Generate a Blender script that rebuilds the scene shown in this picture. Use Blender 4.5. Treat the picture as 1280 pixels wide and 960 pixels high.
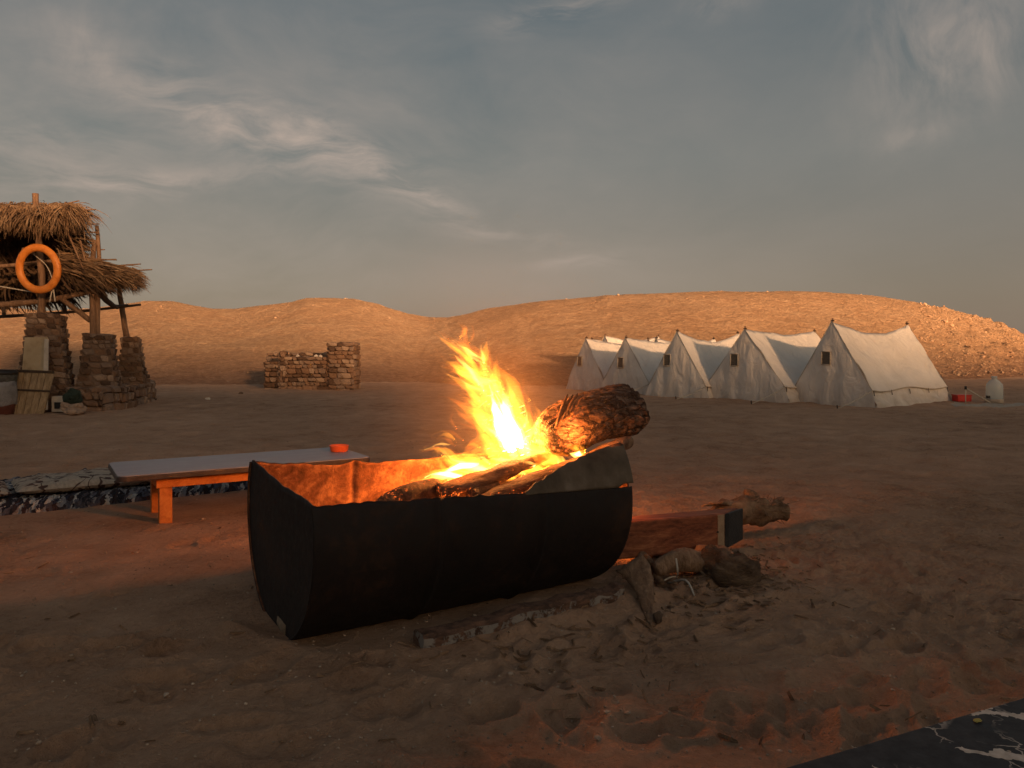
import bpy, math, random
import numpy as np
from mathutils import Vector, Matrix, noise as mnoise
random.seed(7); rng = np.random.default_rng(11)
sc = bpy.context.scene
for o in list(bpy.data.objects): bpy.data.objects.remove(o)
R = math.radians
# ---------------------------------------------------------------- camera
CH = 0.95; F = 950.0; HY = 440.0          # eye height, focal length in px of a 1280 px wide frame, horizon row
cam = bpy.data.cameras.new('camera'); camo = bpy.data.objects.new('camera', cam); sc.collection.objects.link(camo)
cam.sensor_width = 36; cam.lens = 36 * F / 1280; cam.clip_start = .05; cam.clip_end = 8000
cam.shift_y = -(480 - HY) / 1280
camo.location = (0, 0, CH); camo.rotation_euler = (R(90), 0, 0)
sc.camera = camo
sc.render.resolution_x = 1024; sc.render.resolution_y = 768
# ---------------------------------------------------------------- light
SUN_EL = R(8.0); SUN_AZ = R(29)           # sun behind the camera, to the right
to_sun = Vector((math.sin(SUN_AZ) * math.cos(SUN_EL), -math.cos(SUN_AZ) * math.cos(SUN_EL), math.sin(SUN_EL)))
sl = bpy.data.lights.new('sun', 'SUN'); sl.energy = 5.0; sl.angle = R(6.0); sl.color = (1.0, .555, .28)
so = bpy.data.objects.new('sun', sl); sc.collection.objects.link(so)
so.rotation_euler = to_sun.to_track_quat('Z', 'Y').to_euler(); so.location = (20, -30, 30)
sc.view_settings.view_transform = 'Standard'; sc.view_settings.look = 'None'
sc.view_settings.exposure = 1.25; sc.view_settings.gamma = 1.0; sc.view_settings.use_curve_mapping = False
sc.cycles.use_denoising = True
sc.cycles.max_bounces = 6; sc.cycles.transparent_max_bounces = 24; sc.cycles.volume_bounces = 0
sc.cycles.sample_clamp_indirect = 4.0; sc.cycles.sample_clamp_direct = 6.0

class NT:
    """small helper for node trees"""
    def __init__(s, tree): s.t = tree; s.n = tree.nodes; s.n.clear()
    def add(s, typ, inp=None, **kw):
        nd = s.n.new(typ)
        for k, v in kw.items(): setattr(nd, k, v)
        for k, v in (inp or {}).items():
            sock = nd.inputs[k]
            if isinstance(v, bpy.types.NodeSocket): s.t.links.new(v, sock)
            else:
                if isinstance(v, tuple) and len(v) == 3 and sock.type == 'RGBA': v = v + (1,)
                sock.default_value = v
        return nd
    def m(s, op, a, b=None, c=None, clamp=False):
        i = {0: a}
        if b is not None: i[1] = b
        if c is not None: i[2] = c
        return s.add('ShaderNodeMath', i, operation=op, use_clamp=clamp).outputs[0]
    def ramp(s, fac, stops, interp='LINEAR'):
        r = s.add('ShaderNodeValToRGB', {0: fac}); cr = r.color_ramp; cr.interpolation = interp
        while len(cr.elements) < len(stops): cr.elements.new(.5)
        for e, (p, c) in zip(cr.elements, stops):
            e.position = p; e.color = tuple(c) + (1,) if hasattr(c, '__len__') else (c, c, c, 1)
        return r.outputs[0]
    def mix(s, fac, a, b, blend='MIX'):
        nd = s.n.new('ShaderNodeMix'); nd.data_type = 'RGBA'; nd.blend_type = blend
        for k, v in ((0, fac), (6, a), (7, b)):
            if isinstance(v, bpy.types.NodeSocket): s.t.links.new(v, nd.inputs[k])
            else: nd.inputs[k].default_value = (tuple(v) + (1,)) if hasattr(v, '__len__') else v
        return nd.outputs[2]
    def noise(s, vec, scale, detail=4, rough=.55, dist=0, out='Fac'):
        return s.add('ShaderNodeTexNoise', {'Vector': vec, 'Scale': scale, 'Detail': detail, 'Roughness': rough, 'Distortion': dist}).outputs[out]
    def mapping(s, vec, scale=(1, 1, 1), rot=(0, 0, 0), loc=(0, 0, 0)):
        return s.add('ShaderNodeMapping', {'Vector': vec, 'Scale': scale, 'Rotation': rot, 'Location': loc}).outputs[0]

w = bpy.data.worlds.new('World'); sc.world = w; w.use_nodes = True
t = NT(w.node_tree)
tc = t.add('ShaderNodeTexCoord').outputs['Generated']
sky = t.add('ShaderNodeTexSky'); sky.sky_type = 'NISHITA'; sky.sun_disc = False
sky.sun_elevation = SUN_EL; sky.sun_rotation = math.atan2(to_sun.x, to_sun.y); sky.dust_density = 2.0; sky.altitude = 50
sx = t.add('ShaderNodeSeparateXYZ', {0: tc})
X, Y, Z = sx.outputs[0], sx.outputs[1], sx.outputs[2]
el = t.m('ARCSINE', t.m('MINIMUM', t.m('MAXIMUM', Z, -1.0), 1.0)); az = t.m('ARCTAN2', X, Y)
# dusk air: greyed gradient from a tan horizon to slate overhead
grad = t.ramp(t.m('MULTIPLY', el, 1 / 1.2, clamp=True), [(0.0, (.215, .172, .135)), (.09, (.195, .172, .148)), (.2, (.168, .178, .170)),
        (.34, (.118, .146, .158)), (.6, (.078, .101, .123)), (1.0, (.065, .08, .095))])
west = t.m('ADD', t.m('MULTIPLY', X, math.sin(SUN_AZ)), t.m('MULTIPLY', Y, -math.cos(SUN_AZ)))
nk = t.add('ShaderNodeVectorMath', {0: sky.outputs[0], 3: t.m('ADD', .55, t.m('MULTIPLY', t.ramp(t.m('ADD', t.m('MULTIPLY', west, .5), .5), [(.35, 0.0), (.95, 1.0)], 'EASE'), 2.6))}, operation='SCALE').outputs[0]
base = t.mix(1.0, t.mix(1.0, nk, (.0185, .0152, .0120), 'MULTIPLY'), t.mix(1.0, grad, (.40, .375, .37), 'MULTIPLY'), 'ADD')
cv = t.add('ShaderNodeCombineXYZ', {0: az, 1: el, 2: 0.0}).outputs[0]
def px_ang(px, py):
    v = Vector(((px - 640) / F, 1, (HY - py) / F)).normalized()
    return math.atan2(v.x, v.y), math.asin(v.z)
warp = t.noise(cv, 3.0, 3, .6, out='Color')
wv = t.add('ShaderNodeVectorMath', {0: cv, 1: t.add('ShaderNodeVectorMath', {0: warp, 3: .12}, operation='SCALE').outputs[0]}, operation='ADD').outputs[0]
wisp = t.noise(t.mapping(wv, (5, 19, 1), (0, 0, R(-9))), 1.7, 8, .62, .4)
soft = t.noise(t.mapping(wv, (3.0, 7, 1), (0, 0, R(12)), (1.3, .4, 0)), 1.0, 6, .6, .3)
wisp2 = t.noise(t.mapping(wv, (11, 6, 1), (0, 0, R(35)), (2.3, 1.4, 0)), 1.3, 7, .6, .5)
def blob(px, py, sxp, syp, rot):
    a0, e0 = px_ang(px, py); c, s_ = math.cos(R(rot)), math.sin(R(rot))
    da = t.m('SUBTRACT', az, a0); de = t.m('SUBTRACT', el, e0)
    u = t.m('DIVIDE', t.m('ADD', t.m('MULTIPLY', da, c), t.m('MULTIPLY', de, s_)), sxp / F)
    v = t.m('DIVIDE', t.m('SUBTRACT', t.m('MULTIPLY', de, c), t.m('MULTIPLY', da, s_)), syp / F)
    q = t.m('ADD', t.m('MULTIPLY', u, u), t.m('MULTIPLY', v, v))
    return t.m('EXPONENT', t.m('MULTIPLY', q, -1.0))
def acc(lst):
    r = lst[0]
    for b in lst[1:]: r = t.m('ADD', r, b)
    return r
m1 = acc([t.m('MULTIPLY', blob(*b[:5]), b[5]) for b in [
    (335, 168, 165, 34, -14, 1.15), (200, 228, 95, 15, 9, .8), (525, 240, 65, 13, -24, .9), (625, 293, 90, 14, -10, .55),
    (720, 327, 70, 9, 4, .45), (40, 200, 120, 40, 8, .6), (700, 12, 75, 16, 12, .7), (430, 180, 60, 22, -25, .5)]])
m2 = acc([t.m('MULTIPLY', blob(*b[:5]), b[5]) for b in [
    (1130, 60, 60, 95, -15, .65), (1235, 55, 60, 55, 25, .95), (100, 60, 50, 38, -30, .5), (1140, 170, 30, 12, 10, .5), (895, 8, 45, 15, 0, .5)]])
c1 = t.m('MULTIPLY', t.ramp(wisp, [(.40, 0.0), (.62, 1.0)]), m1)
c2 = t.m('MULTIPLY', t.ramp(wisp2, [(.36, 0.0), (.66, 1.0)]), m2)
veil = t.m('MULTIPLY', t.ramp(soft, [(.38, 0.0), (.75, 1.0)]), t.m('ADD', t.m('MULTIPLY', blob(250, 190, 420, 200, 0), .42), .1))
lowveil = t.m('MULTIPLY', blob(640, 350, 280, 55, 0), .28)
cl = t.m('ADD', t.m('ADD', t.m('MULTIPLY', c1, .62), t.m('MULTIPLY', c2, .6)), t.m('ADD', veil, lowveil), clamp=True)
skycol = t.mix(cl, base, (.205, .165, .138))
below = t.m('LESS_THAN', Z, 0.0)
bg = t.add('ShaderNodeBackground', {0: skycol, 1: .96})
t.add('ShaderNodeOutputWorld', {0: bg.outputs[0]})

# ---------------------------------------------------------------- helpers
def W(px, py, d, ):
    """point seen at photo pixel (px, py) at distance d in front of the lens plane"""
    return Vector(((px - 640) * d / F, d, CH + (HY - py) * d / F))
def Gp(px, py, z=0.0):
    d = (CH - z) * F / (py - HY); return Vector(((px - 640) * d / F, d, z))
def link(o): sc.collection.objects.link(o); return o
def tag(o, label=None, cat=None, group=None, kind=None):
    if label: o['label'] = label
    if cat: o['category'] = cat
    if group: o['group'] = group
    if kind: o['kind'] = kind
    return o
def thing(name, label, cat, loc, group=None):
    o = link(bpy.data.objects.new(name, None)); o.location = loc; o.empty_display_size = .1
    return tag(o, label, cat, group)
def hang(o, parent):
    if parent is not None:
        o.parent = parent
        if parent.type == 'EMPTY': o.matrix_parent_inverse = Matrix.Translation(-Vector(parent.location))
    return o
def mkmesh(name, v, f, mat=None, smooth=True):
    me = bpy.data.meshes.new(name); me.from_pydata([tuple(p) for p in v], [], f); me.update()
    if smooth: me.polygons.foreach_set('use_smooth', [True] * len(me.polygons))
    for m_ in (mat if isinstance(mat, (list, tuple)) else [mat] if mat else []): me.materials.append(m_)
    return me
def mk(name, v, f, mat=None, parent=None, smooth=True, fixn=True):
    me = mkmesh(name, v, f, mat, smooth)
    if fixn:
        import bmesh
        b = bmesh.new(); b.from_mesh(me); bmesh.ops.recalc_face_normals(b, faces=b.faces); b.to_mesh(me); b.free()
    return hang(link(bpy.data.objects.new(name, me)), parent)
def grid_faces(nu, nv, off=0, closeu=False):
    f = []
    for i in range(nu - (0 if closeu else 1)):
        for j in range(nv - 1):
            a = off + i * nv + j; b = off + ((i + 1) % nu) * nv + j
            f.append((a, b, b + 1, a + 1))
    return f
def box(c, s, rz=0, ry=0, rx=0):
    M = Matrix.Translation(c) @ Matrix.Rotation(rz, 4, 'Z') @ Matrix.Rotation(ry, 4, 'Y') @ Matrix.Rotation(rx, 4, 'X')
    v = [M @ Vector((x * s[0] / 2, y * s[1] / 2, z * s[2] / 2)) for x in (-1, 1) for y in (-1, 1) for z in (-1, 1)]
    return v, [(0, 1, 3, 2), (4, 6, 7, 5), (0, 4, 5, 1), (2, 3, 7, 6), (0, 2, 6, 4), (1, 5, 7, 3)]
def join(*parts):
    V, Fc = [], []
    for v, f in parts:
        n = len(V); V += list(v); Fc += [tuple(i + n for i in q) for q in f]
    return V, Fc
def hexa(p):
    """eight corners: bottom four then top four, each going round"""
    return list(p), [(0, 3, 2, 1), (4, 5, 6, 7), (0, 1, 5, 4), (1, 2, 6, 5), (2, 3, 7, 6), (3, 0, 4, 7)]
def bevel(o, wd=.004, seg=2):
    m_ = o.modifiers.new('bevel', 'BEVEL'); m_.width = wd; m_.segments = seg; m_.limit_method = 'ANGLE'; m_.angle_limit = R(30); return o
def n3(p, s=1.0, seed=0.0): return mnoise.noise(Vector((p[0] * s + seed, p[1] * s - seed * .7, p[2] * s + seed * 1.3)))
def tube(path, rad, nseg=12, rough=0.0, rs=8.0, seed=0.0, sub=1, cap=True, squash=1.0, ridge=0.0, capr=0.0):
    """a rod through the points of path with a radius at each; rough makes it knobbly, ridge gives it lengthwise bark ribs"""
    P = [Vector(p) for p in path]; rad = list(rad) if hasattr(rad, '__len__') else [rad] * len(P)
    if sub > 1:
        Q, q = [], []
        for i in range(len(P) - 1):
            p0, p1, p2, p3 = P[max(i - 1, 0)], P[i], P[i + 1], P[min(i + 2, len(P) - 1)]
            for k in range(sub):
                u = k / sub
                Q.append(.5 * ((2 * p1) + (-p0 + p2) * u + (2 * p0 - 5 * p1 + 4 * p2 - p3) * u * u + (-p0 + 3 * p1 - 3 * p2 + p3) * u ** 3))
                q.append(rad[i] * (1 - u) + rad[i + 1] * u)
        Q.append(P[-1]); q.append(rad[-1]); P, rad = Q, q
    V = []
    T0 = (P[1] - P[0]).normalized(); up = Vector((0, 0, 1)) if abs(T0.z) < .9 else Vector((0, 1, 0))
    nrm = T0.cross(up).normalized(); length = 0
    for i, p in enumerate(P):
        T = (P[min(i + 1, len(P) - 1)] - P[max(i - 1, 0)]).normalized()
        nrm = (nrm - T * nrm.dot(T)).normalized(); bn = T.cross(nrm)
        if i: length += (p - P[i - 1]).length
        for k in range(nseg):
            a = 2 * math.pi * k / nseg
            r = rad[i]
            if rough: r *= 1 + rough * n3((math.cos(a) * 1.2 + seed, math.sin(a) * 1.2, length * rs), 1.0, seed) 
            if ridge:
                g = n3((math.cos(a) * 3.5 + seed, math.sin(a) * 3.5, length * rs * .35), 1.6, seed + 5)
                r *= 1 + ridge * (abs(g) * 2 - .5)
            V.append(p + nrm * (math.cos(a) * r) + bn * (math.sin(a) * r * squash))
    Fc = []
    for i in range(len(P) - 1):
        for k in range(nseg):
            a, b = i * nseg + k, i * nseg + (k + 1) % nseg
            Fc.append((a, b, b + nseg, a + nseg))
    if cap:
        for (ring, pc, sgn) in ((0, P[0], -1), (len(P) - 1, P[-1], 1)):
            T = ((P[1] - P[0]) if ring == 0 else (P[-1] - P[-2])).normalized() * sgn
            n = len(V); V.append(pc + T * capr)
            for k in range(nseg): Fc.append((ring * nseg + k, ring * nseg + (k + 1) % nseg, n))
    return V, Fc
def rockmesh(name, mat, seed, n=1, amp=.35, boxy=.0):
    import bmesh
    b = bmesh.new(); bmesh.ops.create_icosphere(b, subdivisions=n, radius=.5)
    for v in b.verts:
        p = v.co.normalized()
        if boxy: q = Vector([math.copysign(abs(c) ** (1 - boxy), c) for c in p]); p = q * (1 / max(abs(q.x), abs(q.y), abs(q.z)) * boxy + (1 - boxy))
        v.co = p * .5 * (1 + amp * n3(p, 1.5, seed) + amp * .5 * n3(p, 3.6, seed + 4))
    me = bpy.data.meshes.new(name); b.to_mesh(me); b.free(); me.materials.append(mat)
    return me

# ---------------------------------------------------------------- materials
def material(name):
    m_ = bpy.data.materials.new(name); m_.use_nodes = True; return m_, NT(m_.node_tree)
def finish(t, color, rough=.85, bump=None, bstr=.4, bdist=.01, emis=None, estr=0, metal=0, spec=.3, **kw):
    i = {'Base Color': color, 'Roughness': rough, 'Metallic': metal, 'Specular IOR Level': spec}
    if bump is not None:
        i['Normal'] = t.add('ShaderNodeBump', {'Height': bump, 'Strength': bstr, 'Distance': bdist}).outputs[0]
    if emis is not None: i['Emission Color'] = emis; i['Emission Strength'] = estr
    i.update(kw)
    b = t.add('ShaderNodeBsdfPrincipled', i); t.add('ShaderNodeOutputMaterial', {0: b.outputs[0]}); return b
def simple(name, stops, scale=6, rough=.85, bscale=None, bstr=.4, bdist=.01, coord='Object', stretch=(1, 1, 1), spec=.3, detail=6, metal=0):
    m_, t = material(name); c = t.mapping(t.add('ShaderNodeTexCoord').outputs[coord], stretch)
    nz = t.noise(c, scale, detail, .6)
    k = len(stops); col = t.ramp(nz, [(.3 + .4 * i / max(k - 1, 1), s_) for i, s_ in enumerate(stops)])
    finish(t, col, rough, t.noise(c, bscale or scale * 4, 6, .65), bstr, bdist, spec=spec, metal=metal)
    return m_
def rnd_simple(name, stops, scale, rough=.9, bscale=30, bstr=.6, bdist=.01):
    """like simple, with a tint of its own for every object"""
    m_, t = material(name); g = t.add('ShaderNodeTexCoord').outputs['Object']
    rv = t.add('ShaderNodeObjectInfo').outputs['Random']
    off = t.add('ShaderNodeVectorMath', {0: g, 1: t.add('ShaderNodeCombineXYZ', {0: t.m('MULTIPLY', rv, 37.0), 1: t.m('MULTIPLY', rv, 11.0), 2: rv}).outputs[0]}, operation='ADD').outputs[0]
    nz = t.noise(off, scale, 5, .6)
    f = t.m('ADD', t.m('MULTIPLY', nz, .4), t.m('MULTIPLY', rv, .6))
    k = len(stops); col = t.ramp(f, [(.22 + .56 * i / max(k - 1, 1), s_) for i, s_ in enumerate(stops)])
    finish(t, col, rough, t.noise(off, bscale, 6, .65), bstr, bdist, spec=.2)
    return m_
def m_sand():
    m_, t = material('sand'); c = t.add('ShaderNodeTexCoord').outputs['Object']
    big = t.noise(c, .35, 4, .6); mid = t.noise(c, 3.2, 8, .62, .3); fine = t.noise(c, 42, 8, .7); grit = t.noise(c, 260, 3, .6)
    f = t.m('ADD', t.m('ADD', t.m('MULTIPLY', big, .3), t.m('MULTIPLY', mid, .4)), t.m('MULTIPLY', fine, .3))
    col = t.ramp(f, [(.38, (.24, .136, .08)), (.46, (.365, .217, .132)), (.54, (.44, .272, .17)), (.64, (.53, .345, .225))])
    vo = t.add('ShaderNodeTexVoronoi', {'Vector': c, 'Scale': 34.0}, feature='F1')
    peb = t.m('LESS_THAN', vo.outputs['Distance'], t.m('MULTIPLY', t.ramp(t.noise(c, 2.1, 2), [(.5, 0.0), (.7, 1.0)]), .16))
    col = t.mix(t.m('MULTIPLY', peb, .55), col, (.5, .4, .3))
    h = t.m('ADD', t.m('ADD', t.m('MULTIPLY', mid, .6), t.m('MULTIPLY', fine, .5)), t.m('ADD', t.m('MULTIPLY', grit, .12), t.m('MULTIPLY', peb, .25)))
    finish(t, col, .95, h, 1.0, .055, spec=.12); return m_
def m_hill():
    m_, t = material('hill_gravel'); c = t.add('ShaderNodeTexCoord').outputs['Object']
    big = t.noise(c, .22, 5, .6); mid = t.noise(t.mapping(c, (1, 1, 1.8)), 1.6, 8, .68, .3); fine = t.noise(c, 11, 8, .72)
    f = t.m('ADD', t.m('ADD', t.m('MULTIPLY', big, .25), t.m('MULTIPLY', mid, .35)), t.m('MULTIPLY', fine, .4))
    col = t.ramp(f, [(.36, (.38, .215, .115)), (.46, (.49, .30, .17)), (.56, (.56, .36, .215)), (.68, (.66, .46, .30))])
    zz = t.m('ADD', t.add('ShaderNodeSeparateXYZ', {0: c}).outputs[2], t.m('MULTIPLY', t.noise(c, .6, 4), .8))
    gr = t.noise(t.mapping(c, (1, 1, 1.5)), 5.0, 7, .78); gr2 = t.noise(c, 2.4, 2, .5)
    foot = t.ramp(t.m('MULTIPLY', zz, .4), [(.17, 1.0), (.62, 0.0)])
    sandc = t.ramp(f, [(.36, (.26, .142, .085)), (.5, (.38, .215, .13)), (.65, (.47, .285, .18))])
    col = t.mix(foot, col, sandc)
    col = t.mix(.55, col, t.ramp(gr, [(.38, (.36, .35, .34)), (.5, (.5, .5, .5)), (.6, (.72, .72, .72))]), 'OVERLAY')
    fleck = t.m('MULTIPLY', t.ramp(t.noise(c, 7.5, 4, .7), [(.60, 0.0), (.66, 1.0)]), t.ramp(gr2, [(.45, 0.0), (.6, 1.0)]))
    col = t.mix(t.m('MULTIPLY', fleck, .45), col, (.74, .6, .45))
    vo = t.add('ShaderNodeTexVoronoi', {'Vector': c, 'Scale': 4.5, 'Randomness': 1.0}, feature='F1')
    sp = t.m('LESS_THAN', vo.outputs['Distance'], t.m('MULTIPLY', t.ramp(t.noise(c, .5, 3), [(.48, 0.0), (.7, 1.0)]), .22))
    col = t.mix(t.m('MULTIPLY', sp, .3), col, (.66, .52, .38))
    h = t.m('ADD', t.m('MULTIPLY', mid, 1.0), t.m('ADD', t.m('MULTIPLY', gr, .9), t.m('MULTIPLY', fine, .45)))
    finish(t, col, .97, h, 1.0, .3, spec=.1); return m_
def m_wood(name, stops, stretch=(3, 3, 30), axis_rot=(0, 0, 0), ember=0.0, scale=1.5, bstr=.5, rough=.8, gcol=None):
    m_, t = material(name); c = t.mapping(t.add('ShaderNodeTexCoord').outputs['Object'], stretch, axis_rot)
    a = t.noise(c, scale, 7, .65, .6); b_ = t.noise(c, scale * 5, 6, .7)
    f = t.m('ADD', t.m('MULTIPLY', a, .65), t.m('MULTIPLY', b_, .35)); k = len(stops)
    col = t.ramp(f, [(.36 + .3 * i / max(k - 1, 1), s_) for i, s_ in enumerate(stops)])
    em = None; es = 0
    if ember:
        c0 = t.add('ShaderNodeTexCoord').outputs['Object']
        g = t.m('MULTIPLY', t.ramp(t.noise(c0, 70, 6, .75), [(.56, 0.0), (.7, 1.0)]), t.ramp(t.noise(c0, 9, 3, .5), [(.5, 0.0), (.62, 1.0)]))
        em = (1, .16, .02); es = t.m('MULTIPLY', g, ember)
    finish(t, col, rough, f, bstr, .02, em, es, spec=.25); return m_
M = {}
M['sand'] = m_sand(); M['hill'] = m_hill()
M['ridgerock'] = simple('shade_ridge_rock', [(.2, .13, .09), (.3, .2, .14)], .02, .95, .1, .6, 2)
def m_drum():
    m_, t = material('charred_steel'); c = t.add('ShaderNodeTexCoord').outputs['Object']
    a = t.noise(c, 3.5, 7, .65, .4); b_ = t.noise(c, 26, 7, .7)
    f = t.m('ADD', t.m('MULTIPLY', a, .6), t.m('MULTIPLY', b_, .4))
    col = t.ramp(f, [(.38, (.007, .005, .004)), (.54, (.014, .008, .006)), (.68, (.04, .019, .010))])
    finish(t, col, t.ramp(b_, [(.3, .62), (.7, .85)]), f, .5, .012, metal=0.0, spec=.3); return m_
M['drum'] = m_drum()
def m_rust():
    m_, t = material('scorched_rust'); c = t.add('ShaderNodeTexCoord').outputs['Object']
    a = t.noise(c, 6, 8, .7, .8); b_ = t.noise(c, 40, 7, .7)
    f = t.m('ADD', t.m('MULTIPLY', a, .65), t.m('MULTIPLY', b_, .35))
    col = t.ramp(f, [(.38, (.035, .014, .008)), (.5, (.11, .045, .022)), (.62, (.24, .12, .06))])
    finish(t, col, .9, f, .7, .015, spec=.2); return m_
M['rust'] = m_rust()
M['char'] = m_wood('charred_wood', [(.012, .009, .007), (.05, .03, .02), (.12, .07, .045)], (14, 14, 14), ember=2.5, scale=2.2, bstr=.9)
M['char2'] = m_wood('glowing_splinters', [(.02, .012, .008), (.1, .05, .03), (.2, .1, .06)], (14, 14, 14), ember=6.0, scale=2.2, bstr=.9)
M['split'] = m_wood('split_firewood', [(.02, .011, .007), (.08, .043, .025), (.17, .10, .06)], (10, 10, 30), (0, R(75), R(20)), ember=3.0, scale=1.0, bstr=.8)
def m_bark():
    m_, t = material('cracked_bark'); c0 = t.add('ShaderNodeTexCoord').outputs['Object']; c = t.mapping(c0, (7, 26, 30), (0, R(18), 0))
    wn = t.noise(c, .8, 4, .6, out='Color')
    cw = t.add('ShaderNodeVectorMath', {0: c, 1: t.add('ShaderNodeVectorMath', {0: wn, 3: 2.0}, operation='SCALE').outputs[0]}, operation='ADD').outputs[0]
    vo = t.add('ShaderNodeTexVoronoi', {'Vector': cw, 'Scale': .9}, feature='DISTANCE_TO_EDGE').outputs[0]
    cr = t.ramp(vo, [(.0, .25), (.09, 1.0)]); nz = t.noise(c, 1.6, 8, .7)
    col = t.mix(cr, (.02, .012, .008), t.ramp(nz, [(.35, (.05, .029, .019)), (.52, (.11, .068, .046)), (.68, (.26, .185, .135))]))
    sep = t.add('ShaderNodeSeparateXYZ', {0: c0})
    # the end that lies in the flames glows along its cracks
    near = t.ramp(t.m('ADD', t.m('MULTIPLY', sep.outputs[0], 2.2), t.m('MULTIPLY', sep.outputs[2], .0)), [(.25, 1.0), (.72, 0.0)])
    g = t.m('MULTIPLY', t.ramp(t.noise(c0, 34, 6, .75, .5), [(.52, 0.0), (.64, 1.0)]), near)
    finish(t, col, .9, t.m('ADD', t.m('MULTIPLY', cr, .8), t.m('MULTIPLY', nz, .6)), 1.0, .03, (1, .17, .03), t.m('MULTIPLY', g, 1.2), spec=.2); return m_
M['bark'] = m_bark()
M['beam'] = m_wood('red_brown_timber', [(.07, .022, .011), (.19, .062, .028), (.34, .14, .065)], (2.2, 16, 20), (0, 0, R(-15)), scale=1.2, bstr=.3, rough=.7)
M['paleend'] = simple('sawn_wood_edge', [(.22, .15, .09), (.34, .25, .16)], 20)
M['blackend'] = simple('blackened_paint', [(.012, .012, .012), (.03, .028, .026)], 20, .6)
M['oldwood'] = m_wood('weathered_firewood', [(.10, .053, .03), (.22, .13, .075), (.36, .235, .145)], (16, 8, 8), scale=1.3, bstr=.8)
M['root'] = simple('root_bark', [(.08, .042, .022), (.20, .115, .062), (.33, .21, .125)], 14, .95, 60, .9, .02)
M['palmlog'] = simple('fibrous_palm_trunk', [(.07, .04, .022), (.16, .098, .056), (.25, .16, .095)], 9, .97, 50, 1.0, .03, stretch=(1, 1, 3))
def m_plank():
    m_, t = material('flaking_plank'); c = t.add('ShaderNodeTexCoord').outputs['Object']
    a = t.noise(t.mapping(c, (3, 3, 9)), 7, 7, .68, .3)
    fl = t.ramp(t.noise(c, 17, 6, .75, .5), [(.47, 0.0), (.53, 1.0)])
    g = t.add('ShaderNodeNewGeometry').outputs['Normal']; up = t.add('ShaderNodeSeparateXYZ', {0: g}).outputs[2]
    side = t.m('LESS_THAN', up, .4)
    col = t.mix(t.m('MULTIPLY', fl, side), t.ramp(a, [(.4, (.06, .032, .02)), (.6, (.15, .08, .05))]), (.24, .21, .18))
    finish(t, col, .9, t.m('ADD', a, t.m('MULTIPLY', fl, .4)), .7, .012); return m_
M['plank'] = m_plank()
M['chock'] = simple('old_mortar', [(.14, .095, .06), (.24, .17, .11)], 12, .95, 50, .8, .01)
def m_laminate():
    m_, t = material('worn_laminate'); c = t.mapping(t.add('ShaderNodeTexCoord').outputs['Object'], (1, 1, 1), (0, 0, R(-32)))
    a = t.noise(t.mapping(c, (4, 60, 4)), 1.5, 6, .6); b_ = t.noise(c, 9, 6, .65)
    f = t.m('ADD', t.m('MULTIPLY', a, .4), t.m('MULTIPLY', b_, .6))
    finish(t, t.ramp(f, [(.38, (.19, .185, .20)), (.6, (.31, .305, .325))]), t.ramp(b_, [(.35, .35), (.65, .6)]), f, .15, .004, spec=.4); return m_
M['laminate'] = m_laminate()
M['edge'] = simple('dark_table_edge', [(.03, .022, .02), (.07, .05, .04)], 20, .5)
M['orangewood'] = m_wood('varnished_pine', [(.34, .10, .02), (.52, .17, .035), (.6, .24, .06)], (2, 2, 2), scale=7, bstr=.2, rough=.5)
M['ashtray'] = simple('orange_plastic', [(.75, .12, .03), (.8, .15, .04)], 5, .4, 40, .05)
def m_floral():
    m_, t = material('floral_cotton'); c = t.add('ShaderNodeTexCoord').outputs['Object']
    c2 = t.mapping(c, (1, 1, .6), (0, 0, R(-30)))
    # curling stems: thin contour lines of a warped noise, and leaf shapes from stretched cells
    s1 = t.noise(c2, 5.2, 1, .4, 1.3); line = t.ramp(t.m('ABSOLUTE', t.m('SUBTRACT', s1, .5)), [(.012, 1.0), (.024, 0.0)])
    wn = t.noise(c2, 5, 1, .5, out='Color')
    cw = t.add('ShaderNodeVectorMath', {0: c2, 1: t.add('ShaderNodeVectorMath', {0: wn, 3: .18}, operation='SCALE').outputs[0]}, operation='ADD').outputs[0]
    vo = t.add('ShaderNodeTexVoronoi', {'Vector': t.mapping(cw, (1, 1.9, 1.9), (0, 0, R(25))), 'Scale': 13.0}, feature='F1')
    leaf = t.m('LESS_THAN', vo.outputs['Distance'], t.m('ADD', .24, t.m('MULTIPLY', t.noise(c2, 4, 1), .26)))
    pat = t.m('MAXIMUM', line, leaf)
    vein = t.noise(c2, 60, 2, .5)
    col = t.mix(pat, t.ramp(vein, [(.3, (.27, .215, .16)), (.7, (.37, .30, .23))]), t.ramp(vein, [(.3, (.055, .03, .024)), (.7, (.085, .048, .036))]))
    finish(t, col, .9, t.m('ADD', t.noise(c, 7, 4, .6), t.m('MULTIPLY', vein, .08)), .7, .05, spec=.15); return m_
M['floral'] = m_floral()
M['darkcush'] = simple('dark_green_cushion', [(.035, .035, .03), (.09, .085, .07), (.04, .03, .028)], 10, .95, 40, .6, .02)
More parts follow.
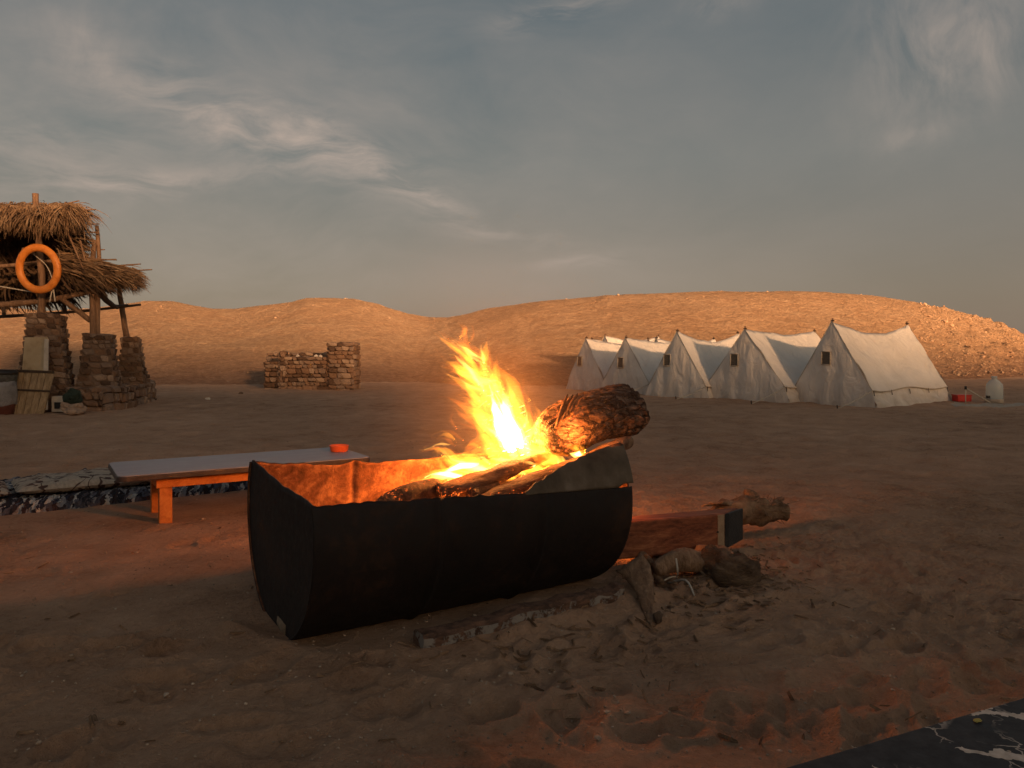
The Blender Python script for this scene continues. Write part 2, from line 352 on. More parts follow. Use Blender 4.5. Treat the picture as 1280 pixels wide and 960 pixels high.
def m_rag():
    m_, t = material('rag_rug'); c0 = t.add('ShaderNodeTexCoord').outputs['Object']
    wn = t.noise(c0, 14, 3, .6, out='Color')
    cw = t.add('ShaderNodeVectorMath', {0: t.mapping(c0, (1.6, .4, .7), (0, 0, R(-75))), 1: t.add('ShaderNodeVectorMath', {0: wn, 3: .09}, operation='SCALE').outputs[0]}, operation='ADD').outputs[0]
    vo = t.add('ShaderNodeTexVoronoi', {'Vector': cw, 'Scale': 34.0}, feature='F1')
    r = t.add('ShaderNodeSeparateColor', {0: vo.outputs['Color']}).outputs[0]
    col = t.ramp(r, [(0.0, (.03, .027, .032)), (.22, (.08, .07, .08)), (.4, (.22, .20, .20)), (.6, (.045, .03, .03)), (.75, (.03, .03, .045)), (.78, (.42, .38, .34)), (.94, (.09, .09, .11))], 'CONSTANT')
    finish(t, col, .95, vo.outputs['Distance'], .9, .03, spec=.1); return m_
M['rag'] = m_rag()
def m_marble():
    m_, t = material('black_marble'); c0 = t.add('ShaderNodeTexCoord').outputs['Object']
    wn = t.noise(c0, 5, 5, .6, out='Color')
    c = t.add('ShaderNodeVectorMath', {0: c0, 1: t.add('ShaderNodeVectorMath', {0: wn, 3: .22}, operation='SCALE').outputs[0]}, operation='ADD').outputs[0]
    n1 = t.add('ShaderNodeTexVoronoi', {'Vector': t.mapping(c, (1, 1.7, 1), (0, 0, R(20)), (.05, .12, 0)), 'Scale': 4.6}, feature='DISTANCE_TO_EDGE').outputs[0]
    wv_ = t.m('MULTIPLY', t.ramp(t.noise(c0, 4.5, 3, .5), [(.42, 0.0), (.68, 1.0)]), .16)
    v1 = t.m('LESS_THAN', n1, t.m('MULTIPLY', wv_, 1.35))
    n2 = t.add('ShaderNodeTexVoronoi', {'Vector': t.mapping(c, (1.6, 1, 1), (0, 0, R(-35)), (.3, .1, 0)), 'Scale': 11.0}, feature='DISTANCE_TO_EDGE').outputs[0]
    v2 = t.m('MULTIPLY', t.m('LESS_THAN', n2, .025), t.ramp(t.noise(c0, 7, 3, .5, 0.3), [(.52, 0.0), (.6, 1.0)]))
    f = t.m('MAXIMUM', v1, t.m('MULTIPLY', v2, .75), clamp=True)
    col = t.mix(f, t.ramp(t.noise(c0, 30, 6, .7), [(.35, (.012, .013, .014)), (.65, (.035, .036, .037))]), t.ramp(t.noise(c0, 60, 4, .6), [(.3, (.33, .29, .23)), (.7, (.55, .5, .42))]))
    finish(t, col, .5, t.noise(c0, 80, 4), .08, .003, spec=.12); return m_
M['marble'] = m_marble()
def m_canvas():
    m_, t = material('cotton_canvas'); c = t.add('ShaderNodeTexCoord').outputs['Object']
    a = t.noise(c, 1.6, 5, .6); b_ = t.noise(t.mapping(c, (1, 1, .5)), 5, 5, .6, .6); g = t.noise(c, 90, 2)
    z = t.add('ShaderNodeSeparateXYZ', {0: t.add('ShaderNodeNewGeometry').outputs['Position']}).outputs[2]
    dirt = t.m('MULTIPLY', t.ramp(z, [(.02, 1.0), (.42, 0.0)]), t.ramp(b_, [(.3, .15), (.7, .6)]))
    col = t.mix(dirt, t.ramp(a, [(.3, (.70, .64, .56)), (.7, (.80, .74, .66))]), (.3, .22, .15))
    bs = {'Base Color': col}
    bmp = t.add('ShaderNodeBump', {'Height': t.m('ADD', b_, t.m('MULTIPLY', g, .04)), 'Strength': .9, 'Distance': .08}).outputs[0]
    d = t.add('ShaderNodeBsdfDiffuse', {0: col, 'Normal': bmp}); tr = t.add('ShaderNodeBsdfTranslucent', {0: col})
    mx = t.add('ShaderNodeMixShader', {0: .12, 1: d.outputs[0], 2: tr.outputs[0]})
    t.add('ShaderNodeOutputMaterial', {0: mx.outputs[0]}); return m_
M['canvas'] = m_canvas()
M['mesh_window'] = simple('insect_mesh', [(.09, .075, .055), (.15, .12, .09)], 30, .9)
M['canvas_seam'] = simple('canvas_seam', [(.42, .35, .27), (.52, .45, .35)], 12)
M['pole'] = m_wood('pole_wood', [(.09, .05, .028), (.2, .115, .065), (.29, .18, .11)], (10, 10, 2), scale=1.5, bstr=.6)
M['darkpole'] = m_wood('dark_pole_wood', [(.03, .02, .014), (.07, .045, .03)], (10, 10, 2), scale=1.5)
M['shadethatch'] = simple('shaded_palm_leaf', [(.03, .017, .009), (.08, .045, .024), (.12, .075, .04)], 7, .9, 30, .3)  # same dry leaf, darkened: the shade under the roof put into colour
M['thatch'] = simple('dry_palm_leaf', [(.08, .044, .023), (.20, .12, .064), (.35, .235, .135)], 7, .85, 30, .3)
M['stone'] = rnd_simple('field_stone', [(.075, .045, .03), (.15, .085, .05), (.22, .13, .08), (.17, .12, .09), (.32, .22, .15)], 5)
M['mortar'] = simple('mud_mortar', [(.11, .07, .045), (.18, .115, .075)], 9, .97, 30, .8, .02)
M['buoy'] = simple('orange_lifebuoy', [(.45, .13, .02), (.62, .2, .03), (.66, .24, .05)], 9, .45, 30, .05)
M['rope'] = simple('pale_rope', [(.4, .34, .26), (.5, .44, .35)], 40, .9)
M['door'] = m_wood('grey_yellow_board', [(.13, .085, .045), (.26, .18, .10), (.38, .28, .17)], (14, 14, 2), scale=1.4, bstr=.5)
M['panel'] = simple('stained_panel', [(.2, .13, .07), (.36, .27, .16), (.42, .33, .21)], 4, .8, 20, .3)
M['whiteplank'] = simple('whitewashed_plank', [(.36, .31, .25), (.5, .44, .36)], 9)
M['plastic'] = simple('grey_plastic_wrap', [(.14, .13, .125), (.27, .25, .24)], 7, .45, 18, .9, .04)
M['redtub'] = simple('dull_red_tub', [(.09, .03, .02), (.15, .05, .035)], 8, .6)
M['green'] = simple('dark_green_cloth', [(.015, .025, .016), (.035, .05, .033)], 12, .9, 30, .8, .03)
M['black'] = simple('black_plastic', [(.012, .011, .011), (.02, .018, .018)], 12, .5)
M['red'] = simple('red_plastic', [(.42, .02, .015), (.5, .03, .02)], 8, .4)
M['tarp'] = simple('pale_tarpaulin', [(.3, .24, .18), (.42, .35, .27)], 6, .8, 14, .8, .05)
M['soot'] = simple('sooty_metal', [(.03, .025, .022), (.1, .08, .07)], 14, .7)
M['pale_stone'] = simple('pale_stone', [(.42, .36, .3), (.6, .53, .45)], 8, .95)
M['ash'] = None
def m_ember():
    m_, t = material('embers'); c = t.add('ShaderNodeTexCoord').outputs['Object']
    a = t.noise(c, 48, 6, .75, .3); b_ = t.noise(c, 4, 2)
    sx_ = t.add('ShaderNodeSeparateXYZ', {0: c}).outputs[0]
    hot = t.ramp(t.m('ADD', sx_, .75), [(.3, .1), (.55, 1.0)])
    g = t.m('MULTIPLY', t.ramp(a, [(.44, 0.0), (.62, 1.0)]), hot)
    finish(t, t.ramp(a, [(.4, (.02, .017, .015)), (.7, (.2, .17, .14))]), .95, a, .9, .02, (1, .2, .03), t.m('MULTIPLY', g, 3.0)); return m_
M['ember'] = m_ember()
def m_flame(name, col, s_):
    m_, t = material(name)
    e = t.add('ShaderNodeEmission', {0: col, 1: s_}); t.add('ShaderNodeOutputMaterial', {'Volume': e.outputs[0]})
    return m_
FL = {  # gas that glows: brightness adds up with depth
    'edge': m_flame('flame_outer', (1, .20, .012), 8.0), 'mid': m_flame('flame_middle', (1, .30, .022), 14.0),
      'hot': m_flame('flame_inner', (1, .45, .08), 38.0), 'core': m_flame('flame_core', (1, .6, .24), 95.0)}
def m_jug():
    m_, t = material('clear_plastic'); 
    finish(t, (.55, .62, .6), .25, spec=.5, Alpha=.45); return m_
M['jug'] = m_jug()

# ---------------------------------------------------------------- terrain
def vnoise(x, y, seed):
    xi = np.floor(x).astype(np.int64); yi = np.floor(y).astype(np.int64); xf = x - xi; yf = y - yi
    def h(a, b):
        n = (a * 374761393 + b * 668265263 + seed * 2147483647) & 0xffffffff
        n = ((n ^ (n >> 13)) * 1274126177) & 0xffffffff
        return ((n ^ (n >> 16)) & 0xffff) / 65535.0
    u = xf * xf * (3 - 2 * xf); v = yf * yf * (3 - 2 * yf)
    return (h(xi, yi) * (1 - u) + h(xi + 1, yi) * u) * (1 - v) + (h(xi, yi + 1) * (1 - u) + h(xi + 1, yi + 1) * u) * v - .5
def fbm(x, y, seed, octs=4, rough=.5):
    r = 0; a = 1; 
    for k in range(octs):
        c, s_ = math.cos(k * 1.1), math.sin(k * 1.1)
        r = r + a * vnoise((x * c - y * s_) * 2 ** k + 17.3 * k, (x * s_ + y * c) * 2 ** k - 9.1 * k, seed + k * 13); a *= rough
    return r
RP = [(-900, 400), (-400, 392), (-150, 388), (0, 384), (60, 390), (120, 386), (180, 378), (215, 378), (260, 386), (290, 387), (330, 383), (362, 379), (380, 374), (400, 373.5), (440, 375), (472, 382), (510, 393), (535, 397), (560, 397),
      (590, 392), (620, 387), (680, 378), (760, 371), (850, 367), (900, 365), (1000, 365), (1060, 367), (1100, 371), (1140, 377), (1180, 386), (1210, 394), (1240, 404), (1280, 420), (1340, 436), (1450, 452), (1600, 458), (2600, 460)]
rx = np.array([(p[0] - 640) / F for p in RP]); re_ = np.array([(HY - p[1]) / F for p in RP])
YR = np.interp  # ridge and foot distance by bearing
def ridge_y(tn): return np.interp(tn, [-1.6, -.5, -.25, -.11, .05, .3, .55, .8], [46, 38, 37, 39, 37, 36, 37, 40])
def foot_y(tn): return np.interp(tn, [-1.6, -.5, -.3, -.12, 0, .2, .45, .6, .8], [24, 21, 21.5, 23, 20, 21, 24, 26.5, 30])
def hill_z(x, y):
    yy = np.maximum(y, .5); tn = x / yy
    tn = tn + .012 * vnoise(x * .25, y * .25, 5)
    y1 = ridge_y(tn); y0 = foot_y(tn)
    H = np.maximum(CH + np.interp(tn, rx, re_) * y1, 0)
    u = np.clip((y - y0) / (y1 - y0), 0, 1)
    pr = u * u * (3 - 2 * u) * .35 + .65 * np.sin(u * math.pi / 2) ** 1.25
    back = np.clip((y - y1) / 60, 0, 1)
    z = H * pr * (1 - back * back * (3 - 2 * back))
    lump = fbm(x * .35, y * .35, 31, 6, .5) * .12 + np.abs(fbm(x * .9, y * .9, 77, 4, .6)) * .05
    rock = np.clip((tn - .5) / .12, 0, 1)
    lump = lump * (1 + rock * .6) + rock * (np.abs(fbm(x * 1.6, y * 1.6, 99, 4, .6)) * .35)
    env = np.clip(u * 3, 0, 1) * (1 - np.clip((u - .88) / .12, 0, 1) * .72) * (H > .3)
    return np.where((y > 0), z + lump * env * (1 - back), 0)
feet = []
for k in range(210):
    if k < 95: px, py = random.uniform(660, 1280), random.uniform(700, 930)
    elif k < 150: px, py = random.uniform(-40, 700), random.uniform(800, 1000)
    else: px, py = random.uniform(-40, 1320), random.uniform(560, 760)
    g = Gp(px, py); feet.append((g.x, g.y, random.uniform(0, math.pi), random.uniform(.05, .13), random.uniform(.035, .06), random.uniform(.008, .022)))
berms = [((285, 790), (345, 812), .030, .05), ((345, 812), (450, 845), .022, .05), ((450, 845), (600, 872), .016, .05), ((600, 872), (720, 880), .010, .05),
         ((860, 745), (1010, 790), .020, .05), ((1010, 790), (1200, 850), .012, .05)]
DC = Vector((-.806, 2.605, .366)); DR = .39; DA = .578; DL = 1.268
dax = Vector((math.cos(DA), math.sin(DA), 0)); dn = Vector((-math.sin(DA), math.cos(DA), 0))
def ground_z(x, y):
    x = np.asarray(x, float); y = np.asarray(y, float)
    r = np.hypot(x, y); near = np.clip(1.6 - r / 9, 0.12, 1)
    z = fbm(x * .45, y * .45, 3, 3) * .05 * np.clip(r / 3, .3, 1)
    z = z + fbm(x * 2.3, y * 2.3, 8, 4, .55) * .015 * near
    rg = np.abs(fbm(x * 6, y * 6, 21, 3, .6)); z = z + (rg - .25) * .008 * near
    patch = np.clip(fbm(x * 1.1, y * 1.1, 51, 2) * 3 + .35, 0, 1)
    z = z + patch * fbm(x * 17, y * 17, 61, 4, .68) * .030 * np.clip(1.4 - r / 6, 0, 1)
    z = z + fbm(x * 4.3, y * 4.3, 71, 4, .6) * .030 * np.clip((r - 3) / 4, 0, 1) * np.clip(1.6 - r / 24, 0, 1)
    for (fx, fy, a, L, w_, dp) in feet:
        m_ = (np.abs(x - fx) < .4) & (np.abs(y - fy) < .4)
        if not m_.any(): continue
        dx, dy = (x - fx)[m_] if x.ndim else x - fx, (y - fy)[m_] if x.ndim else y - fy
        u = (dx * math.cos(a) + dy * math.sin(a)) / L; v = (-dx * math.sin(a) + dy * math.cos(a)) / w_
        q = np.sqrt(u * u + v * v)
        dd = -dp * np.exp(-(q ** 4)) + dp * .55 * np.exp(-((q - 1.35) / .3) ** 2)
        if x.ndim: z[m_] = z[m_] + dd
        else: z = z + dd
    for (p, q_, h, w_) in berms:
        a = Gp(*p); b = Gp(*q_); d = (b - a); L2 = d.x ** 2 + d.y ** 2
        u = np.clip(((x - a.x) * d.x + (y - a.y) * d.y) / L2, 0, 1); ex = x - a.x - u * d.x; ey = y - a.y - u * d.y
        s_ = (ex * -d.y + ey * d.x) / math.sqrt(L2); dist = np.hypot(ex, ey)
        z = z + 1.5 * h * np.exp(-(dist / w_) ** 2) * (.7 + .3 * np.tanh(s_ / .03))
    # tyre-like ripples in the lower right foreground
    c = Gp(830, 905); qx = (x - c.x) * .97 + (y - c.y) * .2; qy = (y - c.y) * .97 - (x - c.x) * .2
    z = z + .0025 * np.sin(qy * 190 + 3 * vnoise(x * 6, y * 6, 4)) * np.exp(-(qx / .17) ** 2 - (qy / .1) ** 2)
    # sand banked up against the drum, and a hollow below its left end
    s_ = (x - DC.x) * dax.x + (y - DC.y) * dax.y; n_ = (x - DC.x) * dn.x + (y - DC.y) * dn.y
    inside = np.clip(1.15 - np.maximum(np.abs(s_ - DL / 2) - DL / 2, 0) / .16, 0, 1)
    z = z * (1 - .75 * np.exp(-(n_ / .5) ** 2) * inside)
    z = z + .045 * inside * np.exp(-((n_ + .40) / .13) ** 2) * np.clip(.25 + s_ / 1.2, 0, 1) + .02 * inside * np.exp(-((n_ - .3) / .2) ** 2)
    # level where cloths and tables lie
    lev = np.exp(-(((x + 2.3) / 1.2) ** 4 + ((y - 5.0) / 1.0) ** 4)); z = z * (1 - .85 * lev)
    return z
def gz(x, y): return float(ground_z(np.array([x], float), np.array([y], float))[0] + max(hill_z(np.array([x], float), np.array([y], float))[0], 0))
def build_terrain():
    rad = np.concatenate([np.geomspace(.25, 1.3, 24, endpoint=False), np.geomspace(1.3, 6, 360, endpoint=False), np.geomspace(6, 20, 120, endpoint=False),
                          np.linspace(20, 48, 190, endpoint=False), np.geomspace(48, 6000, 46)])
    ang = np.concatenate([np.radians(np.linspace(-44, 44, 560, endpoint=False)), np.radians(np.linspace(44, 316, 110, endpoint=False))])
    A, RR = np.meshgrid(ang, rad, indexing='ij')
    x = RR * np.sin(A); y = RR * np.cos(A)
    hz = hill_z(x, y); g = ground_z(x, y) * np.clip(1.5 - RR / 200, 0, 1)
    z = g * np.clip(1 - hz, .2, 1) + np.maximum(hz, 0)
    nu, nv = A.shape
    V = np.stack([x, y, z], -1).reshape(-1, 3)
    idx = np.arange(nu * nv).reshape(nu, nv); nx = np.roll(idx, -1, 0)
    Fq = np.stack([idx[:, :-1], idx[:, 1:], nx[:, 1:], nx[:, :-1]], -1).reshape(-1, 4)
    hh = hz.reshape(-1)[Fq].max(1)
    for name, sel, mat in (('ground', hh <= .05, M['sand']), ('hills', hh > .05, M['hill'])):
        fq = Fq[sel]; used, inv = np.unique(fq, return_inverse=True); fq = inv.reshape(-1, 4); v = V[used]
        me = bpy.data.meshes.new(name); me.vertices.add(len(v)); me.vertices.foreach_set('co', v.astype(np.float32).ravel())
        me.loops.add(fq.size); me.loops.foreach_set('vertex_index', fq.astype(np.int32).ravel())
        me.polygons.add(len(fq)); me.polygons.foreach_set('loop_start', np.arange(0, fq.size, 4, dtype=np.int32)); me.polygons.foreach_set('loop_total', np.full(len(fq), 4, np.int32))
        me.polygons.foreach_set('use_smooth', np.ones(len(fq), bool)); me.materials.append(mat); me.update(calc_edges=True); me.validate()
        o = link(bpy.data.objects.new(name, me)); o['kind'] = 'structure'
build_terrain()
# added ridge out of view behind the camera, shaped to shade the foreground
def build_shade_ridge():
    nx_, ny_ = 150, 15; V = []; hx, hy = math.sin(SUN_AZ), -math.cos(SUN_AZ); px_, py_ = math.cos(SUN_AZ), math.sin(SUN_AZ)
    RD = 38.0
    for i in range(nx_):
        l = -150 + 300 * i / (nx_ - 1)
        H = -.2 + (RD + 32.8) * math.tan(SUN_EL) - .072 * min(max(l - 6.8, -45), 60) + min(.25 * max(0, 4 - l), .8) + .3 * math.sin(l * .3) + .2 * math.sin(l * .71 + 1)
        for j in range(ny_):
            u = j / (ny_ - 1) * 2 - 1; r = RD + u * 16
            V.append((hx * r + px_ * l, hy * r + py_ * l, H * max(1 - abs(u) ** 1.5, 0) - .3 * abs(u)))
    o = mk('shade_ridge', V, grid_faces(nx_, ny_), M['ridgerock'], fixn=False); o['kind'] = 'structure'
build_shade_ridge()
# loose stones on the slopes and small pebbles on the sand: too many to count
def scatter_rocks(name, mat, pts, base_mesh_n=1):
    tmpl = []
    for k in range(5):
        me = rockmesh('tmp', mat, k * 3.7, 1, .5); tmpl.append(([v.co.copy() for v in me.vertices], [tuple(p.vertices) for p in me.polygons])); bpy.data.meshes.remove(me)
    V, Fc = [], []
    for (x, y, z, s_) in pts:
        tv, tf = random.choice(tmpl); rm = Matrix.Rotation(random.uniform(0, 6.28), 3, 'Z') @ Matrix.Rotation(random.uniform(-.5, .5), 3, 'X'); n = len(V)
        sc3 = Vector((s_, s_ * random.uniform(.6, 1), s_ * random.uniform(.4, .75)))
        for c in tv: V.append(rm @ Vector((c.x * sc3.x, c.y * sc3.y, c.z * sc3.z)) + Vector((x, y, z)))
        Fc += [tuple(i + n for i in f) for f in tf]
    o = mk(name, V, Fc, mat, smooth=False, fixn=False); o['kind'] = 'stuff'; return o
def slope_pts():
    P = []
    px = rng.uniform(-60, 1340, 16000); yy = rng.uniform(22, 37, 16000)
    x = (px - 640) / F * yy; z = hill_z(x, yy); cl = vnoise(x * .4, yy * .4, 12) + .5
    for i in range(len(px)):
        right = px[i] > 1150
        if z[i] < .08 or rng.random() > cl[i] * (1.2 if right else .55): continue
        s_ = rng.pareto(3.0) * (.03 if right else .016) + (.035 if right else .02)
        if right: s_ *= 1.7
        P.append((x[i], yy[i], z[i] + s_ * .1, min(s_, .38 if right else .12)))
    return P
scatter_rocks('slope_stones', M['stone_slope'] if 'stone_slope' in M else simple('slope_stone', [(.28, .17, .10), (.42, .27, .165), (.52, .35, .22)], 1.2), slope_pts())
def pebble_pts():
    P = []
    for k in range(3600):
        px, py = rng.uniform(-30, 1310), 455 + 500 * rng.random() ** 1.5
        py = max(py, 486); g = Gp(px, py); s_ = rng.uniform(.003, .009) * (1 + g.y * .12)
        if rng.random() < .02: s_ *= 2
        P.append((g.x, g.y, s_ * .15, s_))
    xs = np.array([p[0] for p in P]); ys = np.array([p[1] for p in P]); zz = ground_z(xs, ys)
    return [(p[0], p[1], p[2] + float(z), p[3]) for p, z in zip(P, zz)]
scatter_rocks('pebbles', simple('pebble', [(.14, .095, .065), (.3, .21, .14), (.5, .4, .3)], 3), pebble_pts())
for i, (px, py, wpx, label) in enumerate([(260, 500, 7, 'small white stone lying alone on the sand left of the stone hearth'),
        (191, 500, 8, 'pale stone at the foot of the low wall by the thatched shelter'), (301, 493, 6, 'small dark stone on the sand just left of the stone hearth')]):
    g = Gp(px, py); me = rockmesh('stone', M['pale_stone'] if i < 2 else M['mortar'], i * 5.0, 2, .4)
    o = link(bpy.data.objects.new('stone', me)); s_ = wpx * g.y / F; o.scale = (s_, s_ * .8, s_ * .6); o.location = (g.x, g.y, gz(g.x, g.y) + s_ * .12); tag(o, label, 'stone')

# ---------------------------------------------------------------- the fire drum
def drumpt(s_, ph, r): return DC + dax * s_ + (dn * math.cos(ph) + Vector((0, 0, 1)) * math.sin(ph)) * r
def build_drum():
    T = thing('fire_drum', 'rusty black steel drum cut open lengthwise, with the campfire burning in it', 'fire pit', (DC.x + dax.x * .6, DC.y + dax.y * .6, 0))
    ns, nph = 150, 110; V = []
    def wall_r(s_, ph):
        r = DR
        for hs in (DL / 3, 2 * DL / 3): r += .011 * math.exp(-((s_ - hs) / .013) ** 2)
        r += .004 * n3((s_ * 2, math.cos(ph), math.sin(ph)), 1.6, 3) + .002 * n3((s_ * 9, math.cos(ph) * 3, math.sin(ph) * 3), 1.6, 8)
        return r
    def ph_near(s_): return R(162 + 9.5 * s_ / DL + .9 * mnoise.noise(Vector((s_ * 9, 1, 0))) + .9 * mnoise.noise(Vector((s_ * 30, 5, 0))))
    def ph_far(s_): return R(360 + 25 - 9 * min(s_ / .5, 1) * (1 if s_ > .1 else s_ / .1) + 1.7 * mnoise.noise(Vector((s_ * 6, 9, 0))) + 1.2 * mnoise.noise(Vector((s_ * 22, 3, 0))) + 2.2 * max(0, min((s_ - .36) / .06, 1)))
    lip = .003
    for lay, off in ((0, 0), (1, -.007)):
        for i in range(ns):
            s_ = -lip + (DL + 2 * lip) * i / (ns - 1); a, b = ph_near(s_), ph_far(s_)
            for j in range(nph):
                ph = a + (b - a) * j / (nph - 1); V.append(drumpt(s_, ph, wall_r(s_, ph) + off))
    N = ns * nph; Fo = grid_faces(ns, nph); Fi = [tuple(reversed(q)) for q in grid_faces(ns, nph, N)]
    Fe = []
    for i in range(ns - 1):
        for j, fl in ((0, 0), (nph - 1, 1)):
            a, b = i * nph + j, (i + 1) * nph + j; Fe.append((a, b, b + N, a + N))
    for j in range(nph - 1):
        for i in (0, ns - 1):
            a, b = i * nph + j, i * nph + j + 1; Fe.append((a, b, b + N, a + N))
    o = mk('drum_wall', V, Fo + Fi + Fe, [M['drum'], M['rust']], T)
    k = len(Fo); mi = [0] * k + [1] * len(Fi) + [0] * len(Fe); o.data.polygons.foreach_set('material_index', mi)
    # two round ends, cut off along a sagging line
    def end(s_, near_d, far_d, sag, label=None):
        nc, nr = 60, 26; V = []
        pn, pf = DR * math.cos(R(near_d)), DR * math.cos(R(far_d)); zn, zf = DR * math.sin(R(near_d)), DR * math.sin(R(far_d))
        for lay in (0, 1):
            for i in range(nc):
                n_ = -(DR - .002) + 2 * (DR - .002) * i / (nc - 1); lo = -math.sqrt(max(DR * DR - n_ * n_, 0))
                u = (n_ - pn) / (pf - pn); ch = zn + (zf - zn) * u - sag * math.sin(math.pi * min(max(u, 0), 1)) + .006 * n3((n_ * 14, s_, 0), 1, 2)
                hi = min(ch, math.sqrt(max(DR * DR - n_ * n_, 0))) if 0 <= u <= 1 else -lo
                hi = max(hi, lo)
                for j in range(nr):
                    z = lo + (hi - lo) * j / (nr - 1); rr = math.hypot(n_, z) / DR
                    V.append(DC + dax * (s_ + (.006 if lay else 0) + .012 * (1 - rr * rr) * (1 if s_ < .5 else -1)) + dn * n_ * .985 + Vector((0, 0, z * .985)))
        N = nc * nr; f = grid_faces(nc, nr) + [tuple(reversed(q)) for q in grid_faces(nc, nr, N)]
        f += [(i * nr + nr - 1, (i + 1) * nr + nr - 1, (i + 1) * nr + nr - 1 + N, i * nr + nr - 1 + N) for i in range(nc - 1)]
        o = mk('drum_end', V, f, [M['drum'], M['rust']], T)
        mi = [0] * ((nc - 1) * (nr - 1)) + [1] * ((nc - 1) * (nr - 1)) + [0] * (nc - 1)
        if s_ > .5: mi = [1] * ((nc - 1) * (nr - 1)) + [0] * ((nc - 1) * (nr - 1)) + [0] * (nc - 1)
        o.data.polygons.foreach_set('material_index', mi)
        if label: o['label'] = label
    end(.004, 162, 27, .02, 'flat black drum end facing left'); end(DL - .012, 148, 14, .17)
    # the strip of wall left standing at the right, above a slit
    ns, nph = 50, 16; V = []; s0, s1 = .77, DL + .01
    for off in (0, -.007):
        for i in range(ns):
            s_ = s0 + (s1 - s0) * i / (ns - 1)
            bot = 168.9 + 5.4 * (s_ - s0) - 2.0 * min(1, max(0, (s_ - 1.2) / .03))
            top = np.interp(s_, [.77, .9, 1.05, 1.2, 1.28], [167.2, 158.5, 151.5, 147, 147]) + 1.3 * mnoise.noise(Vector((s_ * 25, 2, 0)))
            for j in range(nph): ph = R(bot + (top - bot) * j / (nph - 1)); V.append(drumpt(s_, ph, wall_r(s_, ph) + off + .003))
    N = ns * nph; f = grid_faces(ns, nph) + [tuple(reversed(q)) for q in grid_faces(ns, nph, N)]
    for i in range(ns - 1):
        for j in (0, nph - 1): a, b = i * nph + j, (i + 1) * nph + j; f.append((a, b, b + N, a + N))
    for j in range(nph - 1):
        for i in (0, ns - 1): a, b = i * nph + j, i * nph + j + 1; f.append((a, b, b + N, a + N))
    tag(mk('wall_flap', V, f, M['flap'], T), 'greyish strip of drum wall standing above a slit')
M['flap'] = simple('skylit_grey_steel', [(.05, .035, .022), (.10, .075, .05), (.17, .135, .10)], 7, .8, 30, .5, .01)  # paler than the drum wall: sky light on this strip put into colour
build_drum()
# embers and ash filling the drum
def build_embers():
    nu, nv = 90, 34; V = []
    for i in range(nu):
        s_ = .02 + (DL - .045) * i / (nu - 1)
        for j in range(nv):
            n_ = -.345 + .69 * j / (nv - 1); P = DC + dax * s_ + dn * n_
            z = .22 + .07 * math.sin(s_ / DL * math.pi) * (1 - (n_ / .37) ** 2) + .05 * n3((P.x, P.y, 0), 7, 1) + .02 * n3((P.x, P.y, 0), 25, 4)
            V.append((P.x, P.y, z))
    o = mk('ember_bed', V, grid_faces(nu, nv), M['ember']); tag(o, 'bed of glowing embers and ash inside the drum', 'embers', kind='stuff')
build_embers()
# concrete chock under the left end
V = []
for i in range(9):
    u = i / 8; g = Gp(333 + 34 * u, 752 + 42 * u); g0 = gz(g.x, g.y); k_ = .8 + .2 * math.sin(u * 9)
    for (a_, z_) in ((-.035, -.03), (-.04 * k_, .03), (-.015, .05 * k_), (.03, .052 * k_), (.05, -.03)): V.append(Vector((g.x + a_ * .8, g.y + a_ * .6 + .01, g0 + z_ + .004 * math.sin(i * 2.3))))
o = mk('chock', V, [(i * 5 + j, i * 5 + (j + 1) % 5, i * 5 + 5 + (j + 1) % 5, i * 5 + 5 + j) for i in range(8) for j in range(5)] + [(0, 1, 2, 3, 4), (40, 41, 42, 43, 44)], M['chock']); tag(o, 'pale lump of mortar wedged under the left end of the fire drum', 'chock')

# ---------------------------------------------------------------- logs in the fire
def log(name, label, pts, rad, mat, nseg=20, rough=.3, ridge=.12, squash=1.0, rs=14, seed=0, sub=7, cat='log', group='logs burning in the drum', capr=.004):
    v, f = tube(pts, rad, nseg, rough, rs, seed, sub, True, squash, ridge, capr)
    o = mk(name, v, f, mat); tag(o, label, cat, group); return o
log('split_log', 'long split log slanting up through the flames from the front rim to the right', [W(548, 618, 2.92), W(610, 598, 3.0), W(660, 577, 3.1), W(697, 566, 3.2)], [.054, .052, .038, .014], M['split'], squash=.7, seed=2)
log('split_log', 'split log with smooth brown face lying in front, along the right of the front rim', [W(598, 628, 2.86), W(660, 604, 2.98), W(720, 580, 3.08), W(775, 556, 3.22)], [.04, .052, .042, .02], M['split'], squash=.6, seed=5)
log('split_log', 'thin dark log running from the flames to under the bark stump', [W(650, 612, 3.02), W(720, 583, 3.14), W(762, 561, 3.22), W(786, 551, 3.3)], [.02, .034, .036, .03], M['oldwood'], squash=.8, seed=8)
log('charred_log', 'black charred log end nearest the left of the flames', [W(470, 640, 2.80), W(505, 622, 2.88), W(545, 612, 2.98)], [.03, .05, .045], M['char'], seed=11)
log('charred_log', 'short glowing log chunk low behind the front rim', [W(590, 622, 2.90), W(618, 606, 2.99)], [.035, .03], M['char'], nseg=10, seed=15)
log('charred_log', 'black log buried in the embers below the tallest flame', [W(560, 612, 3.1), W(640, 590, 3.3), W(690, 572, 3.42)], [.045, .05, .04], M['char'], seed=21)
